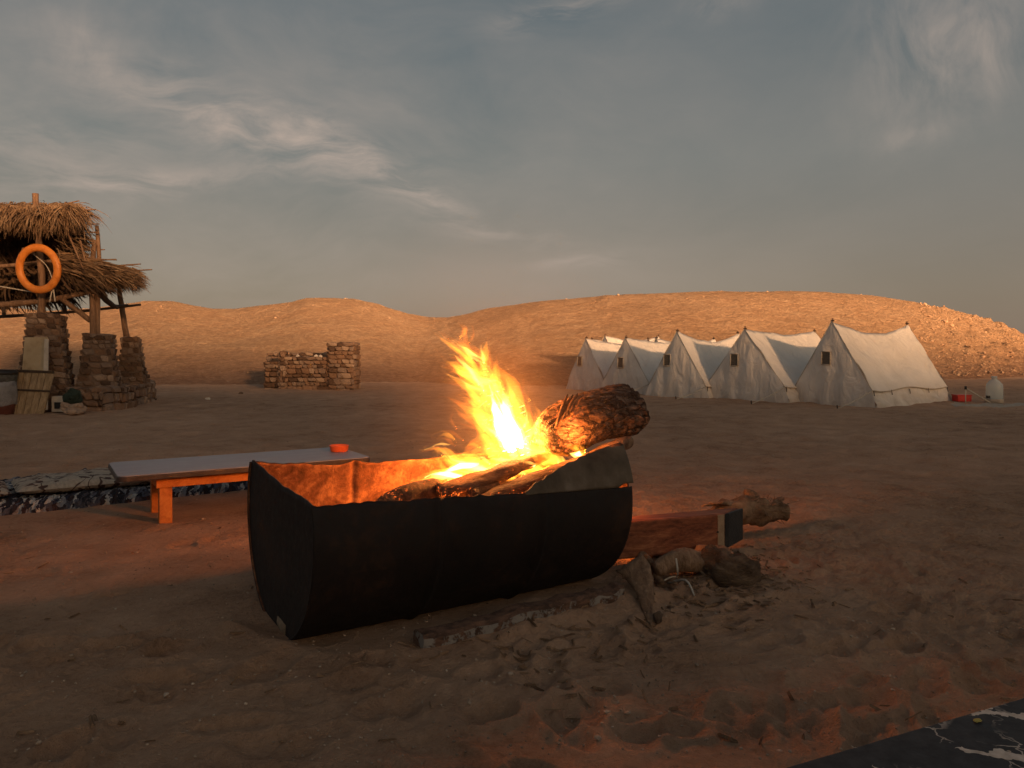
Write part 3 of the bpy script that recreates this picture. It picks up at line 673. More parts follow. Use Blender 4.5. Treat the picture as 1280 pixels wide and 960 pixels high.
# the big barked stump across the right end
def stump():
    A, B = W(682, 546, 3.14), W(783, 512, 3.45)
    path = [A + (B - A) * u + Vector((0, 0, .012 * math.sin(u * 3.1))) for u in (0, .15, .35, .6, .82, 1)]
    rad = [.080, .112, .122, .124, .126, .128]
    nseg = 90
    v, f = tube(path, rad, nseg, .12, 5.0, 3.0, 12, True, .92, .0, .012)
    # plates of bark: push the surface in along wandering cracks
    mid = [A + (B - A) * (i / 20) for i in range(21)]; ax = (B - A).normalized()
    out = []
    for p in v:
        c = A + ax * (p - A).dot(ax); d = (p - c); q = p - A
        a = math.atan2(d.z, d.dot(Vector((-ax.y, ax.x, 0)))) if d.length > 1e-5 else 0
        l = q.dot(ax); g1 = mnoise.noise(Vector((a * 3.6, l * 4, 1.0))); g2 = mnoise.noise(Vector((a * 2.0, l * 26, 7.0))); g3 = mnoise.noise(Vector((a * 9, l * 40, 3)))
        cr = max(0, 1 - abs(g1) * 9) * .015 + max(0, 1 - abs(g2) * 8) * .005
        out.append(p + (d.normalized() if d.length > 1e-5 else Vector((0, 0, 0))) * (-cr * .7 + .004 * g3 + .006 * g1))
    bite = []
    for p in out:   # a ragged notch burnt into the top of the end in the fire
        bite.append(p)
    o = mk('bark_stump', bite, f, M['bark'])
    tag(o, 'thick log with cracked bark leaning over the right end of the fire drum', 'log')
    for k in range(16):
        p0 = W(694 + k * 1.2 + random.uniform(-3, 3), 535 - k * 1.2, 3.08 + random.uniform(-.03, .03)); p1 = W(704 + k * 1.5 + random.uniform(-2, 5), 500 - k * .6 + random.uniform(-6, 8), 3.15)
        v, f = tube([p0, (p0 + p1) / 2 + Vector((random.uniform(-.01, .01), 0, .008)), p1], [.010, .009, .003], 6, .4, 30, k, 3); mk('splinter', v, f, M['char2'], o)
    return A, B
SA, SB = stump()

# ---------------------------------------------------------------- flames
def flame(parent, pts, wid, d, mat, seed=0, flat=.55, nseg=14, dd=0.0):
    """a tongue of burning gas: its centre line in photo px at distance d, its half widths in px"""
    n = len(pts); P = [W(p[0], p[1], d + dd * i / (n - 1)) for i, p in enumerate(pts)]
    v, f = tube(P, [max(w_, .75) * d / F for w_ in wid], nseg, .35, 9, seed, 7, True, 1.0, .0, .0)
    c = d; out = []
    for p in v:   # curl the surface a little, and flatten in depth
        q = Vector((n3(p, 7, seed), n3(p, 6, seed + 9), n3(p, 7, seed + 20))) * .022 + Vector((n3(p, 22, seed + 3), 0, n3(p, 19, seed + 6))) * .007
        q *= min(1, 2.2 * min(abs(p.z - P[0].z) + .02, .4) / .2)
        out.append(p + q)
    return mk('flame_tongue', out, f, FL[mat], parent)
def bundle(parent, pts, wid, d, mats, n, seed, spread=.9, thick=(.16, .34), t0=(0, .4), t1=(.6, 1.08), flick=.25, depth=.05):
    """many thin tongues that follow one guide line, tapered at both ends"""
    r_ = random.Random(seed); P = [Vector((a, b)) for a, b in pts]; m_ = len(P) - 1
    def at(t_):
        t_ = min(max(t_, 0), 1) * m_; i = min(int(t_), m_ - 1); u = t_ - i
        p0, p1, p2, p3 = P[max(i - 1, 0)], P[i], P[i + 1], P[min(i + 2, m_)]
        return .5 * ((2 * p1) + (-p0 + p2) * u + (2 * p0 - 5 * p1 + 4 * p2 - p3) * u * u + (-p0 + 3 * p1 - 3 * p2 + p3) * u ** 3), wid[i] * (1 - u) + wid[i + 1] * u
    for k in range(n):
        o = r_.uniform(-1, 1) * spread; a, b = r_.uniform(*t0), r_.uniform(*t1); dy = r_.uniform(-depth, depth); fl = r_.uniform(-flick, flick * 1.3); ph = r_.uniform(0, 6); am = r_.uniform(.02, .10)
        w0 = r_.uniform(*thick); Q, rr = [], []; N = 11 if len(P) > 3 else 6
        for i in range(N):
            u = i / (N - 1); t_ = a + (b - a) * u; c, w_ = at(t_); c2, _ = at(t_ + .03); c1, _ = at(t_ - .03)
            tg = (c2 - c1); tg = tg.normalized() if tg.length else Vector((0, -1)); nn = Vector((tg.y, -tg.x)) * -1
            if t_ > 1: c = c + tg * (t_ - 1) * 60
            tb = min(1, .25 + t_); c = c + Vector((n3((c.x, c.y, 0), .028, 1.5), n3((c.x, c.y, 0), .028, 8.5) * .7)) * 9 * tb + Vector((n3((c.x, c.y, k), .085, 3.5), n3((c.x, c.y, k), .085, 6.5))) * 4 * tb
            wm = max(w_, max(wid) * .12)
            c = c + nn * (o * w_ + (fl * u * u + am * math.sin(ph + u * 5)) * max(wid) * .8)
            Q.append(W(c.x, c.y, d + dy)); rr.append(max(.75, wm ** .6 * max(wid) ** .4 * w0 * (math.sin(math.pi * min(1, (u * 1.15 + .05)) ** .75)) ** .8) * d / F)
        v, f = tube(Q, rr, 8, .12, 9, k, 1)
        me = mk('flame_tongue', v, f, FL[r_.choice(mats)], parent, fixn=False)
def build_fire():
    T = thing('campfire_flames', 'tall yellow and orange flames leaping up and left out of the steel drum', 'fire', (DC.x + dax.x * .8, DC.y + dax.y * .8, .3))
    D = 3.12
    # the tall main flame: dim outside, yellow inside, white in the middle
    bundle(T, [(655, 595), (640, 545), (618, 500), (594, 458), (543, 415)], [40, 34, 27, 21, 10], D, ['edge'], 20, 1, .95, (.14, .34), (0, .6), (.45, 1.0), .6)
    bundle(T, [(648, 588), (636, 545), (620, 500), (600, 462), (560, 430)], [28, 25, 19, 13, 6], D, ['mid'], 15, 2, .95, (.14, .3), (0, .5), (.45, 1.0), .45)
    bundle(T, [(645, 580), (634, 540), (620, 500), (606, 460)], [21, 20, 14, 6], D, ['hot'], 9, 3, .85, (.22, .36), (0, .35), (.55, 1.0), .3, .03)
    bundle(T, [(648, 562), (636, 532), (622, 500), (610, 472)], [16, 14, 9, 4], D, ['core'], 5, 4, .7, (.4, .55), (0, .15), (.7, 1.0), .1, .02)
    r_ = random.Random(5)
    for k in range(100):     # ragged licks torn off its sides
        u = r_.random() ** .8; side = r_.choice((-1, -1, 1)); hw = 30 * (1 - u) + 9; bx = 645 - 48 * u + side * hw * r_.uniform(.2, .9); by = 572 - 122 * u
        ang = R(r_.uniform(112, 172) if side < 0 else r_.uniform(70, 125)); L = r_.uniform(18, 50) * (1.35 if side < 0 else .8)
        q = [(bx, by), (bx + math.cos(ang) * L * .5, by - math.sin(ang) * L * .55), (bx + math.cos(ang) * L, by - math.sin(ang) * L + r_.uniform(-4, 6))]
        w0 = r_.uniform(2.5, 8); bundle(T, q, [w0, w0 * .8, w0 * .2], D, [r_.choice(['edge', 'edge', 'mid', 'hot' if w0 < 4 else 'mid'])], 1, 300 + k, .1, (.75, 1.0), (0, .05), (.9, 1), .3)
    # licks thrown out to the left
    for k, (p, w_, n) in enumerate([([(625, 480), (590, 468), (549, 456)], [14, 9, 3], 8), ([(622, 492), (590, 478), (552, 466)], [12, 8, 2], 6), ([(605, 450), (572, 432), (539, 412)], [11, 7, 3], 8), ([(632, 530), (606, 512), (574, 500)], [14, 8, 2], 7),
            ([(636, 560), (604, 535), (590, 512)], [18, 12, 4], 9), ([(628, 500), (622, 470), (618, 443)], [13, 9, 2], 6), ([(655, 560), (668, 530), (657, 498)], [18, 13, 4], 9), ([(645, 540), (655, 515), (640, 488)], [12, 8, 3], 6),
            ([(668, 575), (684, 548), (668, 522)], [16, 12, 4], 8)]):
        bundle(T, p, w_, D + .01 * (k % 3), ['edge', 'edge', 'mid'], n, 20 + k, .9, (.2, .42))
        if k not in (8, 5): bundle(T, p, [x * .55 for x in w_], D, ['mid', 'hot'], 3, 40 + k, .6, (.3, .5), (0, .2), (.5, .85))
    # detached scraps of flame
    for k, (p, w_) in enumerate([([(574, 424), (577, 414), (570, 404)], [5, 6, 2]), ([(586, 430), (590, 420), (584, 411)], [4, 4, 1]), ([(662, 502), (656, 488), (654, 474)], [2, 2, .6]), ([(572, 538), (567, 528), (571, 517)], [3, 3, 1])]):
        bundle(T, p, w_, D, ['edge'], 3, 60 + k, .6, (.35, .6), (0, .2), (.8, 1))
    # the low fire along the logs
    for k in range(90):     # and off the low fire, swept to the left
        bx, by = r_.uniform(545, 725), r_.uniform(550, 602); ang = R(r_.uniform(135, 195)); L_ = r_.uniform(18, 52)
        if bx - L_ < 512: continue
        q = [(bx, by), (bx + math.cos(ang) * L_ * .5, by - math.sin(ang) * L_ * .3 - 4), (bx + math.cos(ang) * L_, by - math.sin(ang) * L_ * .5)]
        w0 = r_.uniform(1.6, 4.6); bundle(T, q, [w0 * .7, w0, w0 * .2], D - .03, [r_.choice(['edge', 'edge', 'mid', 'mid', 'hot'])], 1, 500 + k, .1, (.7, 1.0), (0, .05), (.9, 1), .3)
    L = [([(710, 588), (660, 572), (610, 566), (570, 584)], [16, 26, 25, 12], D, 22), ([(650, 600), (605, 588), (565, 576), (546, 556)], [14, 22, 20, 8], D, 17), ([(600, 604), (560, 600), (530, 604), (508, 600)], [8, 14, 12, 4], D - .04, 12),
         ([(545, 626), (527, 612), (512, 598)], [7, 8, 3], D - .08, 6), ([(735, 578), (712, 562), (690, 545)], [9, 14, 5], D + .03, 9), ([(700, 596), (700, 575), (684, 552)], [12, 12, 4], D + .02, 7)]
    for k, (p, w_, d, n) in enumerate(L):
        bundle(T, p, w_, d, ['edge', 'mid', 'mid'], n, 80 + k, .95, (.16, .4), (0, .4), (.5, 1.05), .35)
        bundle(T, p, [x * .6 for x in w_], d, ['mid', 'hot'], max(2, n // 4), 100 + k, .8, (.25, .5), (0, .3), (.6, .95), .2)
    for k, (p, w_, d) in enumerate([([(600, 580), (570, 584), (552, 592)], [5, 8, 3], D), ([(585, 600), (555, 590), (530, 596)], [5, 8, 3], D - .04), ([(728, 570), (712, 561), (698, 552)], [5, 9, 4], D + .03), ([(670, 580), (640, 576), (615, 580)], [7, 9, 4], D)]):
        bundle(T, p, w_, d, ['core', 'hot'], 3, 120 + k, .5, (.4, .6), (0, .1), (.8, 1), .1)
    for k, (p, w_) in enumerate([([(590, 634), (594, 618), (584, 603)], [3.5, 4, 1]), ([(676, 628), (674, 614), (668, 602)], [5, 5, 1]), ([(560, 634), (557, 620), (549, 606)], [4, 4, 1]), ([(521, 632), (525, 620), (520, 612)], [3, 4, 1])]):
        bundle(T, p, w_, 2.93, ['mid', 'edge'], 5, 140 + k, .8, (.3, .55), (0, .2), (.7, 1))
    # the light the flames give
    for (px, py, d, e, r0) in [(632, 526, 3.2, 40, .045), (616, 486, 3.22, 21, .05), (560, 594, 3.08, 7, .04), (722, 545, 3.05, 4.5, .035)]:
        l = bpy.data.lights.new('flame_light', 'POINT'); l.energy = e * FIRE; l.color = (1, .27, .045); l.shadow_soft_size = r0
        lo = link(bpy.data.objects.new('flame_light', l)); lo.location = W(px, py, d); hang(lo, T)
def build_smoke():
    import bmesh
    c = W(622, 500, 3.14)
    for k, (rx_, ry_, rz_, dens) in enumerate([(.24, .2, .26, .022), (.38, .28, .40, .018), (.56, .38, .56, .014), (.78, .5, .74, .010)]):
        b = bmesh.new(); bmesh.ops.create_icosphere(b, subdivisions=4, radius=1)
        for v in b.verts:
            n_ = 1 + .22 * n3(v.co, 1.5, 4 + k); v.co = Vector((v.co.x * rx_ * n_, v.co.y * ry_ * n_, v.co.z * rz_ * n_)) + c + Vector((-.02 * k, 0, .03 * k))
        me = bpy.data.meshes.new('smoke'); b.to_mesh(me); b.free()
        m_, t = material('thin_smoke'); e = t.add('ShaderNodeVolumeScatter', {'Color': (.9, .8, .7), 'Density': dens, 'Anisotropy': 0.0}); t.add('ShaderNodeOutputMaterial', {'Volume': e.outputs[0]})
        me.materials.append(m_); o = link(bpy.data.objects.new('smoke', me)); tag(o, 'thin smoke glowing orange round the flames over the drum', 'smoke', 'layers of smoke round the fire', 'stuff')
FIRE = .72
build_fire()
build_smoke()

# ---------------------------------------------------------------- wood beside the drum
def box8(a, b, width, z0, z1, skew=0.0):
    """a beam from a to b (x, y), its near side on that line"""
    a, b = Vector(a).to_3d(), Vector(b).to_3d(); d = (b - a).normalized(); n_ = Vector((-d.y, d.x, 0)) * width
    q = [a, b, b + n_ + d * skew, a + n_]
    return [Vector((p.x, p.y, z0)) for p in q] + [Vector((p.x, p.y, z1)) for p in q]
beamT = thing('timber_beam', 'squared red brown timber beam with a blackened end, behind the right end of the drum', 'beam', (.75, 3.35, 0))
a, b = (.36, 3.21), (.955, 3.42)
o = mk('beam', *hexa(box8(a, b, .10, .062, .222, .15)), M['beam'], beamT, smooth=False); bevel(o, .008, 2)
d_ = (Vector(b) - Vector(a)).normalized(); b2 = Vector(b) + d_ * .004
e8 = box8(tuple(b2), tuple(b2 + d_ * .014), .186, .066, .234, .16)
e8 = [Vector((p.x + (.16 * d_.x * 0), p.y, p.z)) for p in e8]
q = [Vector(b).to_3d() + Vector((0, 0, 0)), Vector(b).to_3d() + d_.to_3d() * .02]
nn = Vector((-d_.y, d_.x, 0)); s0 = Vector(b).to_3d() + d_.to_3d() * .003; s1 = s0 + nn * .10 + d_.to_3d() * .15; th = d_.to_3d() * .022
v = [Vector((p.x, p.y, .068)) for p in (s0, s0 + th, s1 + th, s1)] + [Vector((p.x, p.y, .223 if k_ < 2 else .216)) for k_, p in enumerate((s0, s0 + th, s1 + th, s1))]
o = mk('beam_end', *hexa(v), M['blackend'], beamT, smooth=False); bevel(o, .004)
s9 = Vector(b).to_3d() - d_.to_3d() * .035 - nn * .003
v = [Vector((p.x, p.y, .064)) for p in (s9, s9 + d_.to_3d() * .034, s9 + d_.to_3d() * .034 + nn * .006, s9 + nn * .006)]
v += [p + Vector((0, 0, .155)) for p in v]
o = mk('pale_edge', *hexa(v), M['paleend'], beamT, smooth=False)
kn = W(897, 665, 3.385); me = rockmesh('nail_hole', M['blackend'], 2, 1, .2); o = hang(link(bpy.data.objects.new('nail_hole', me)), beamT); o.location = kn; o.scale = (.014, .006, .01)
WG = 'firewood heaped at the right end of the drum'
root = thing('gnarled_root', 'gnarled root with splintered ends poking out beyond the end of the timber beam', 'firewood', (1.2, 3.9, 0), WG)
v, f = tube([W(888, 650, 3.75), W(925, 637, 3.82), W(952, 640, 3.9), W(979, 641, 3.98)], [.05, .07, .062, .045], 18, .5, 16, 4, 6, True, .9, .2, .01); mk('root_body', v, f, M['root'], root)
v, f = tube([W(930, 638, 3.85), W(940, 626, 3.9), W(932, 613, 3.92)], [.05, .045, .012], 12, .6, 18, 6, 5, True, 1, .2, .01); mk('root_stub', v, f, M['root'], root)
v, f = tube([W(962, 640, 3.9), W(971, 630, 3.95), W(978, 622, 4.0)], [.03, .022, .008], 10, .6, 18, 7, 5, True, 1, .2, .01); mk('root_stub', v, f, M['root'], root)
for k in range(7):
    p0 = W(925 + random.uniform(-10, 5), 632 + random.uniform(-3, 6), 3.8); p1 = W(882 + random.uniform(-6, 22), 628 + random.uniform(-2, 9), 3.72)
    v, f = tube([p0, (p0 + p1) / 2 + Vector((0, 0, .01)), p1], [.014, .01, .003], 6, .3, 20, k, 3); mk('splinter', v, f, M['oldwood'], root)
def wood(name, label, pts, rad, mat, **k): return log(name, label, pts, rad, mat, group=WG, cat='firewood', **k)
wood('firewood_log', 'pale smooth piece of firewood under the near side of the timber beam', [W(818, 712, 3.1), W(850, 700, 3.14), W(893, 706, 3.2)], [.03, .045, .035], M['oldwood'], seed=31)
wood('firewood_log', 'short pale round log directly under the blackened end of the beam', [W(872, 693, 3.35), W(900, 700, 3.28), W(922, 712, 3.18)], [.045, .055, .05], M['oldwood'], seed=34)
wood('palm_log', 'dark fibrous lump of palm trunk lying lowest at the right of the firewood', [W(880, 700, 3.22), W(912, 715, 3.12), W(944, 724, 3.05)], [.06, .088, .062], M['palmlog'], nseg=40, rough=.35, ridge=.18, rs=18, seed=37)
wood('firewood_log', 'dark stick slanting down from under the beam beside the drum', [W(800, 692, 3.3), W(812, 705, 3.2), W(828, 730, 3.05)], [.022, .022, .014], M['root'], nseg=10, seed=41)
wood('firewood_log', 'brown log lying back under the middle of the beam', [W(790, 705, 3.42), W(840, 694, 3.46), W(905, 690, 3.5)], [.035, .04, .035], M['root'], seed=44)
# curved sheet of bark by the drum
V = []; nu, nv = 16, 7
for i in range(nu):
    u = i / (nu - 1); c0 = W(786 + 36 * u + 5 * math.sin(u * 5), 702 + 78 * u ** 1.1, 3.02 - .34 * u)
    c0.z = max(c0.z, gz(c0.x, c0.y) + .004)
    for j in range(nv):
        s_ = j / (nv - 1) * 2 - 1; wd = .055 * (1 - u * .75) * (1 + .2 * n3((u * 8, s_, 0), 1, 3))
        V.append(c0 + Vector((s_ * wd, s_ * .015 - .02 * (1 - s_ * s_), .03 * s_ * (1 - u) + .012 * n3((u * 9, s_ * 2, 0), 1, 1))))
o = mk('bark_sheet', V, grid_faces(nu, nv), M['oldwood'], fixn=False); m_ = o.modifiers.new('solid', 'SOLIDIFY'); m_.thickness = .008
tag(o, 'curled sheet of pale bark on the sand at the right foot of the drum', 'bark', WG)
def ground_path(pix, z=.006):
    out = []
    for p in pix: g = Gp(*p); out.append(Vector((g.x, g.y, gz(g.x, g.y) + z)))
    return out
for pix, r_, lab in [([(858, 700), (846, 715), (846, 730)], .0035, 'thin pale twig standing up from the firewood to the sand'), ([(822, 731), (838, 729), (848, 727)], .004, 'short pale twig lying across the sand by the bark'),
                 ([(835, 731), (857, 741), (868, 749)], .005, 'bent pale twig on the sand in front of the palm log')]:
    P = ground_path(pix)
    if 'standing' in lab: P = [W(845, 698, 2.98), W(847, 715, 2.97), ground_path([(845, 731)])[0]]
    v, f = tube(P, [r_, r_, r_ * .6], 7, .3, 20, len(lab), 4); o = mk('twig', v, f, M['whiteplank']); tag(o, lab, 'twig')
g = Gp(822, 776); me = rockmesh('stone', M['mortar'], 9, 2, .35); o = link(bpy.data.objects.new('stone', me)); o.scale = (.032, .036, .045); o.location = (g.x, g.y, gz(g.x, g.y) + .018)
tag(o, 'small grey green stone at the lower tip of the bark sheet', 'stone')
# plank on the sand in front of the drum
A = Gp(530, 800, .05); B = Gp(781, 741, .05); n_ = 40; V = []; ax = (B - A); L = ax.length; ax.normalize(); pn_ = Vector((-ax.y, ax.x, 0))
for i in range(n_):
    u = i / (n_ - 1); c = A + ax * (u * L); wd = .075 * (1 - .15 * u); g0 = gz(c.x, c.y)
    j1, j2 = .007 * n3((u * 22, 0, 0), 1, 1), .006 * n3((u * 30, 5, 0), 1, 2)
    for (s_, zz) in ((0, -.03), (0 + j1, .012 + j2), (j1 * .7, .038), (.012, .05), (wd - .012, .052 + j2 * .4), (wd, .04), (wd, -.03)):
        p = c + pn_ * s_; V.append(Vector((p.x, p.y, max(g0, -.01) + zz - .01)))
f = grid_faces(n_, 7) + [tuple(range(7)), tuple(range((n_ - 1) * 7, n_ * 7))]
o = mk('plank', V, f, M['plank'], smooth=False); tag(o, 'long flat plank with flaking white edge lying on the sand in front of the drum', 'plank')

# ---------------------------------------------------------------- low table with the ashtray
u_ = Vector((math.cos(R(32)), math.sin(R(32)), 0)); v_ = Vector((-u_.y, u_.x, 0)); P0 = Vector((-2.075, 3.99, 0)); TL, TW, TZ = 1.42, .62, .292
TB = thing('low_table', 'long low table with grey laminate top and orange pine legs left of the fire drum', 'table', P0 + u_ * .7 + v_ * .3)
def rounded(w_, l_, r_, n=6):
    pts = []
    for cx, cy, a0 in ((l_ - r_, w_ - r_, 0), (r_, w_ - r_, 90), (r_, r_, 180), (l_ - r_, r_, 270)):
        for k in range(n + 1): a = R(a0 + 90 * k / n); pts.append((cx + r_ * math.cos(a), cy + r_ * math.sin(a)))
    return pts
def slab(pts, z0, z1, org, uu, vv):
    n = len(pts); V = [org + uu * p[0] + vv * p[1] + Vector((0, 0, z)) for z in (z0, z1) for p in pts]
    return V, [tuple(range(n - 1, -1, -1)), tuple(range(n, 2 * n))] + [(i, (i + 1) % n, n + (i + 1) % n, n + i) for i in range(n)]
RP_ = rounded(TW, TL, .05)
o = mk('table_edge', *slab(RP_, TZ - .03, TZ - .003, P0, u_, v_), M['edge'], TB, smooth=False); bevel(o, .004)
o = mk('tabletop', *slab(rounded(TW - .012, TL - .012, .046), TZ - .002, TZ + .002, P0 + u_ * .006 + v_ * .006, u_, v_), M['laminate'], TB, smooth=False)
def lbox(x0, x1, y0, y1, z0, z1):
    q = [P0 + u_ * x + v_ * y for x, y in ((x0, y0), (x1, y0), (x1, y1), (x0, y1))]
    return hexa([Vector((p.x, p.y, z0)) for p in q] + [Vector((p.x, p.y, z1)) for p in q])
ex0, ex1, ey0, ey1 = .20, TL - .12, .09, TW - .07
for x in (ex0, ex1 - .07):
    for y in (ey0 + .022, ey1 - .1):
        c = P0 + u_ * x + v_ * y; g0 = gz(c.x, c.y) - .015
        o = mk('leg', *lbox(x + .018, x + .085, y, y + .055, g0, TZ - .031), M['orangewood'], TB, smooth=False); bevel(o, .004)
for (y0, y1) in ((ey0, ey0 + .02), (ey1 - .02, ey1)):
    o = mk('apron', *lbox(ex0, ex1, y0, y1, TZ - .092, TZ - .032), M['orangewood'], TB, smooth=False); bevel(o, .003)
for x in (ex0 + .002, ex1 - .022):
    o = mk('apron', *lbox(x, x + .016, ey0 + .021, ey1 - .021, TZ - .09, TZ - .033), M['orangewood'], TB, smooth=False)
def lathe(prof, c, nseg=28):
    V = [Vector((c.x + r_ * math.cos(2 * math.pi * k / nseg), c.y + r_ * math.sin(2 * math.pi * k / nseg), c.z + z)) for k in range(nseg) for r_, z in prof]
    return V, grid_faces(nseg, len(prof), closeu=True)
c = Gp(424, 564, TZ + .003); 
o = mk('ashtray', *lathe([(.0, 0), (.054, 0), (.058, .006), (.062, .036), (.064, .04), (.060, .041), (.056, .036), (.05, .008), (0, .007)], c), M['ashtray']); tag(o, 'round orange ashtray at the far right end of the low table', 'ashtray')

# ---------------------------------------------------------------- rug and cushions
RO = Vector((-2.99, 4.36, 0)); ru = Vector((math.cos(R(37)), math.sin(R(37)), 0)); rv_ = Vector((-ru.y, ru.x, 0))
def rug():
    nu, nv = 300, 60; V = []
    for i in range(nu):
        x = -1.1 + 3.1 * i / (nu - 1)
        for j in range(nv):
            q = j / (nv - 1); y = (1.0 * q) + .03 * mnoise.noise(Vector((x * 6, q * 3, 0))) + (.02 * mnoise.noise(Vector((x * 25, 3, 0))) if j < 4 else 0)
            ed = min(q, 1 - q) * 12; h = .075 * min(1, ed) ** .5 if ed > 0 else -.01
            p = RO + ru * x + rv_ * y; h += (.016 * mnoise.noise(p * 13) + .012 * mnoise.noise(p * 37)) * min(1, ed + .3)
            h += .07 * max(0, (q - .9) / .1) * (.6 + mnoise.noise(Vector((x * 14, 8, 0)))) * (q < .985)
            V.append(Vector((p.x, p.y, h)))
    o = mk('rag_rug', V, grid_faces(nu, nv), M['rag'], fixn=False); tag(o, 'thick rag rug in dark and white scraps on the sand behind the low table', 'rug')
rug()
def cushion(name, label, x0, x1, y0, y1, h, mat, seed, group='floor cushions on the rug'):
    nu, nv = 60, 36; V = []
    for side in (1, -1):
        for i in range(nu):
            for j in range(nv):
                a, b = i / (nu - 1) * 2 - 1, j / (nv - 1) * 2 - 1
                pr = max(0, (1 - abs(a) ** 3.5)) ** .45 * max(0, (1 - abs(b) ** 3.0)) ** .5
                p = RO + ru * (x0 + (x1 - x0) * (a + 1) / 2) + rv_ * (y0 + (y1 - y0) * (b + 1) / 2)
                q = Vector((p.x, p.y, 0))
                z = .075 + h * .42 + side * h * .5 * pr + (.018 * n3(q, 6, seed) + .01 * n3(q, 14, seed + 3)) * pr * (side > 0)
                V.append(Vector((p.x, p.y, z)))
    N = nu * nv; o = mk(name, V, grid_faces(nu, nv) + [tuple(reversed(q)) for q in grid_faces(nu, nv, N)], mat)
    tag(o, label, 'cushion', group)
cushion('floor_cushion', 'floral floor cushion on the rug, the whole one left of the low table', .13, 1.02, .09, .58, .10, M['floral'], 2)
cushion('floor_cushion', 'floral floor cushion cut off by the left edge of the picture', -.80, .10, .06, .56, .10, M['floral'], 7)
cushion('floor_cushion', 'dark green floor cushion on the rug behind the low table', 1.05, 1.95, .09, .58, .08, M['darkcush'], 12)

# ---------------------------------------------------------------- black marble table in the near corner
MZ = .40; A = Gp(975, 960, MZ); B = Gp(1280, 871, MZ); mu = (B - A).normalized(); mv = Vector((mu.y, -mu.x, 0))
MT = thing('marble_table', 'black marble table with white veins in the bottom right corner', 'table', Vector((A.x + .5, A.y - .1, 0)))
org = A - mu * .42; org.z = 0
q = [(0, 0), (1.5, 0), (1.5, .62), (0, .62)]
V, f = slab(q, MZ - .03, MZ, org, mu, mv); o = mk('marble_top', V, f, M['marble'], MT, smooth=False); bevel(o, .004, 3)
for (x, y) in ((.1, .08), (1.4, .08), (1.4, .54), (.1, .54)):
    c = org + mu * x + mv * y; o = mk('leg', *box((c.x, c.y, (MZ - .03) / 2 - .01), (.05, .05, MZ - .012), math.atan2(mu.y, mu.x)), M['black'], MT, smooth=False)
c = Gp(1222, 902, MZ); me = rockmesh('leaf', simple('dry_yellow_leaf', [(.35, .27, .06), (.45, .36, .1)], 20), 3, 2, .3); o = link(bpy.data.objects.new('leaf', me)); o.location = (c.x, c.y, MZ + .002); o.scale = (.016, .009, .004); o.rotation_euler = (0, 0, .5)
tag(o, 'tiny dry yellow leaf lying on the black marble tabletop', 'leaf')

# ---------------------------------------------------------------- stonework
STN = [rockmesh('stone_mesh', M['stone'], k * 2.3 + 1, 1, .34, .38) for k in range(8)]
def add_stone(parent, c, size, rz, name='stone'):
    o = link(bpy.data.objects.new(name, random.choice(STN)))
    o.location = c; o.scale = size; o.rotation_euler = (random.uniform(-.12, .12), random.uniform(-.12, .12), rz)
    hang(o, parent); return o
def face_stones(parent, a, b, z0, z1, hc=.095, lw=.17, out=.0, skip=0.0, widen=None):
    """courses of stones along the face from a to b; widen(z) moves the face outwards at height z"""
    a, b = Vector(a), Vector(b); d = b - a; d.z = 0; L0 = d.length; dr = d.normalized(); n_ = Vector((dr.y, -dr.x, 0)); rz = math.atan2(dr.y, dr.x); z = z0; 
    while z < z1 - .02:
        h = min(hc * random.uniform(.65, 1.45), z1 - z + .02); e = widen((z + h / 2)) if widen else 0
        x = -e + .02
        while x < L0 + e - .05:
            w_ = lw * random.uniform(.5, 1.35); w_ = min(w_, L0 + e - x - .015)
            if random.random() >= skip:
                c = a + dr * (x + w_ / 2) + n_ * (e + out + random.uniform(-.012, .016)); c.z = z + h / 2
                add_stone(parent, c, (w_ * 1.06, .13, h * random.uniform(1.02, 1.25)), rz + random.uniform(-.08, .08))
            x += w_
        z += h
def pillar(parent, cx, cy, w0, w1, z0, z1, rz=R(-8), hc=.085, lw=.15, flare=1.6):
    """stone pillar, w0 wide at the foot and w1 at the top, sweeping outwards towards the foot"""
    wd = lambda z: (w1 + (w0 - w1) * max(0, 1 - (z - z0) / ((z1 - z0) * .85)) ** flare) / 2
    V = []; nz = 9
    for k in range(nz):
        z = z0 - .08 + (z1 - z0 + .06) * k / (nz - 1); h = max(wd(max(z, z0)) - .012, .05)
        for (x, y) in ((-1, -1), (1, -1), (1, 1), (-1, 1)):
            p = Matrix.Rotation(rz, 2) @ Vector((x * h, y * h)); V.append(Vector((cx + p.x, cy + p.y, z)))
    f = [tuple([3, 2, 1, 0]), tuple(range(nz * 4 - 4, nz * 4))] + [(k * 4 + i, k * 4 + (i + 1) % 4, k * 4 + 4 + (i + 1) % 4, k * 4 + 4 + i) for k in range(nz - 1) for i in range(4)]
    core = mk('stone_pillar', V, f, M['mortar'], parent, smooth=False)
    half = w1 / 2
    for k in range(4):
        if k == 2: continue
        a = rz + k * math.pi / 2; dr = Vector((math.cos(a), math.sin(a), 0)); n_ = Vector((dr.y, -dr.x, 0)); c = Vector((cx, cy, 0)) + n_ * (half - .045)
        face_stones(core, c - dr * half, c + dr * half, z0 - .04, z1, hc, lw, 0, 0, lambda z: wd(z) - half)
    for k in range(int(w1 / .13) ** 2):
        p = Matrix.Rotation(rz, 2) @ Vector((random.uniform(-.8, .8) * half, random.uniform(-.8, .8) * half)); add_stone(core, (cx + p.x, cy + p.y, z1 - .02), (.17, .14, .08), random.uniform(0, 3))
    return core
SH = thing('thatched_shelter', 'palm thatched shelter on flared stone pillars with crooked wooden poles', 'shelter', (-7.4, 12.8, 0))
pillar(SH, -7.62, 12.45, .80, .50, gz(-7.6, 12.3), 1.56, R(20), flare=1.1)
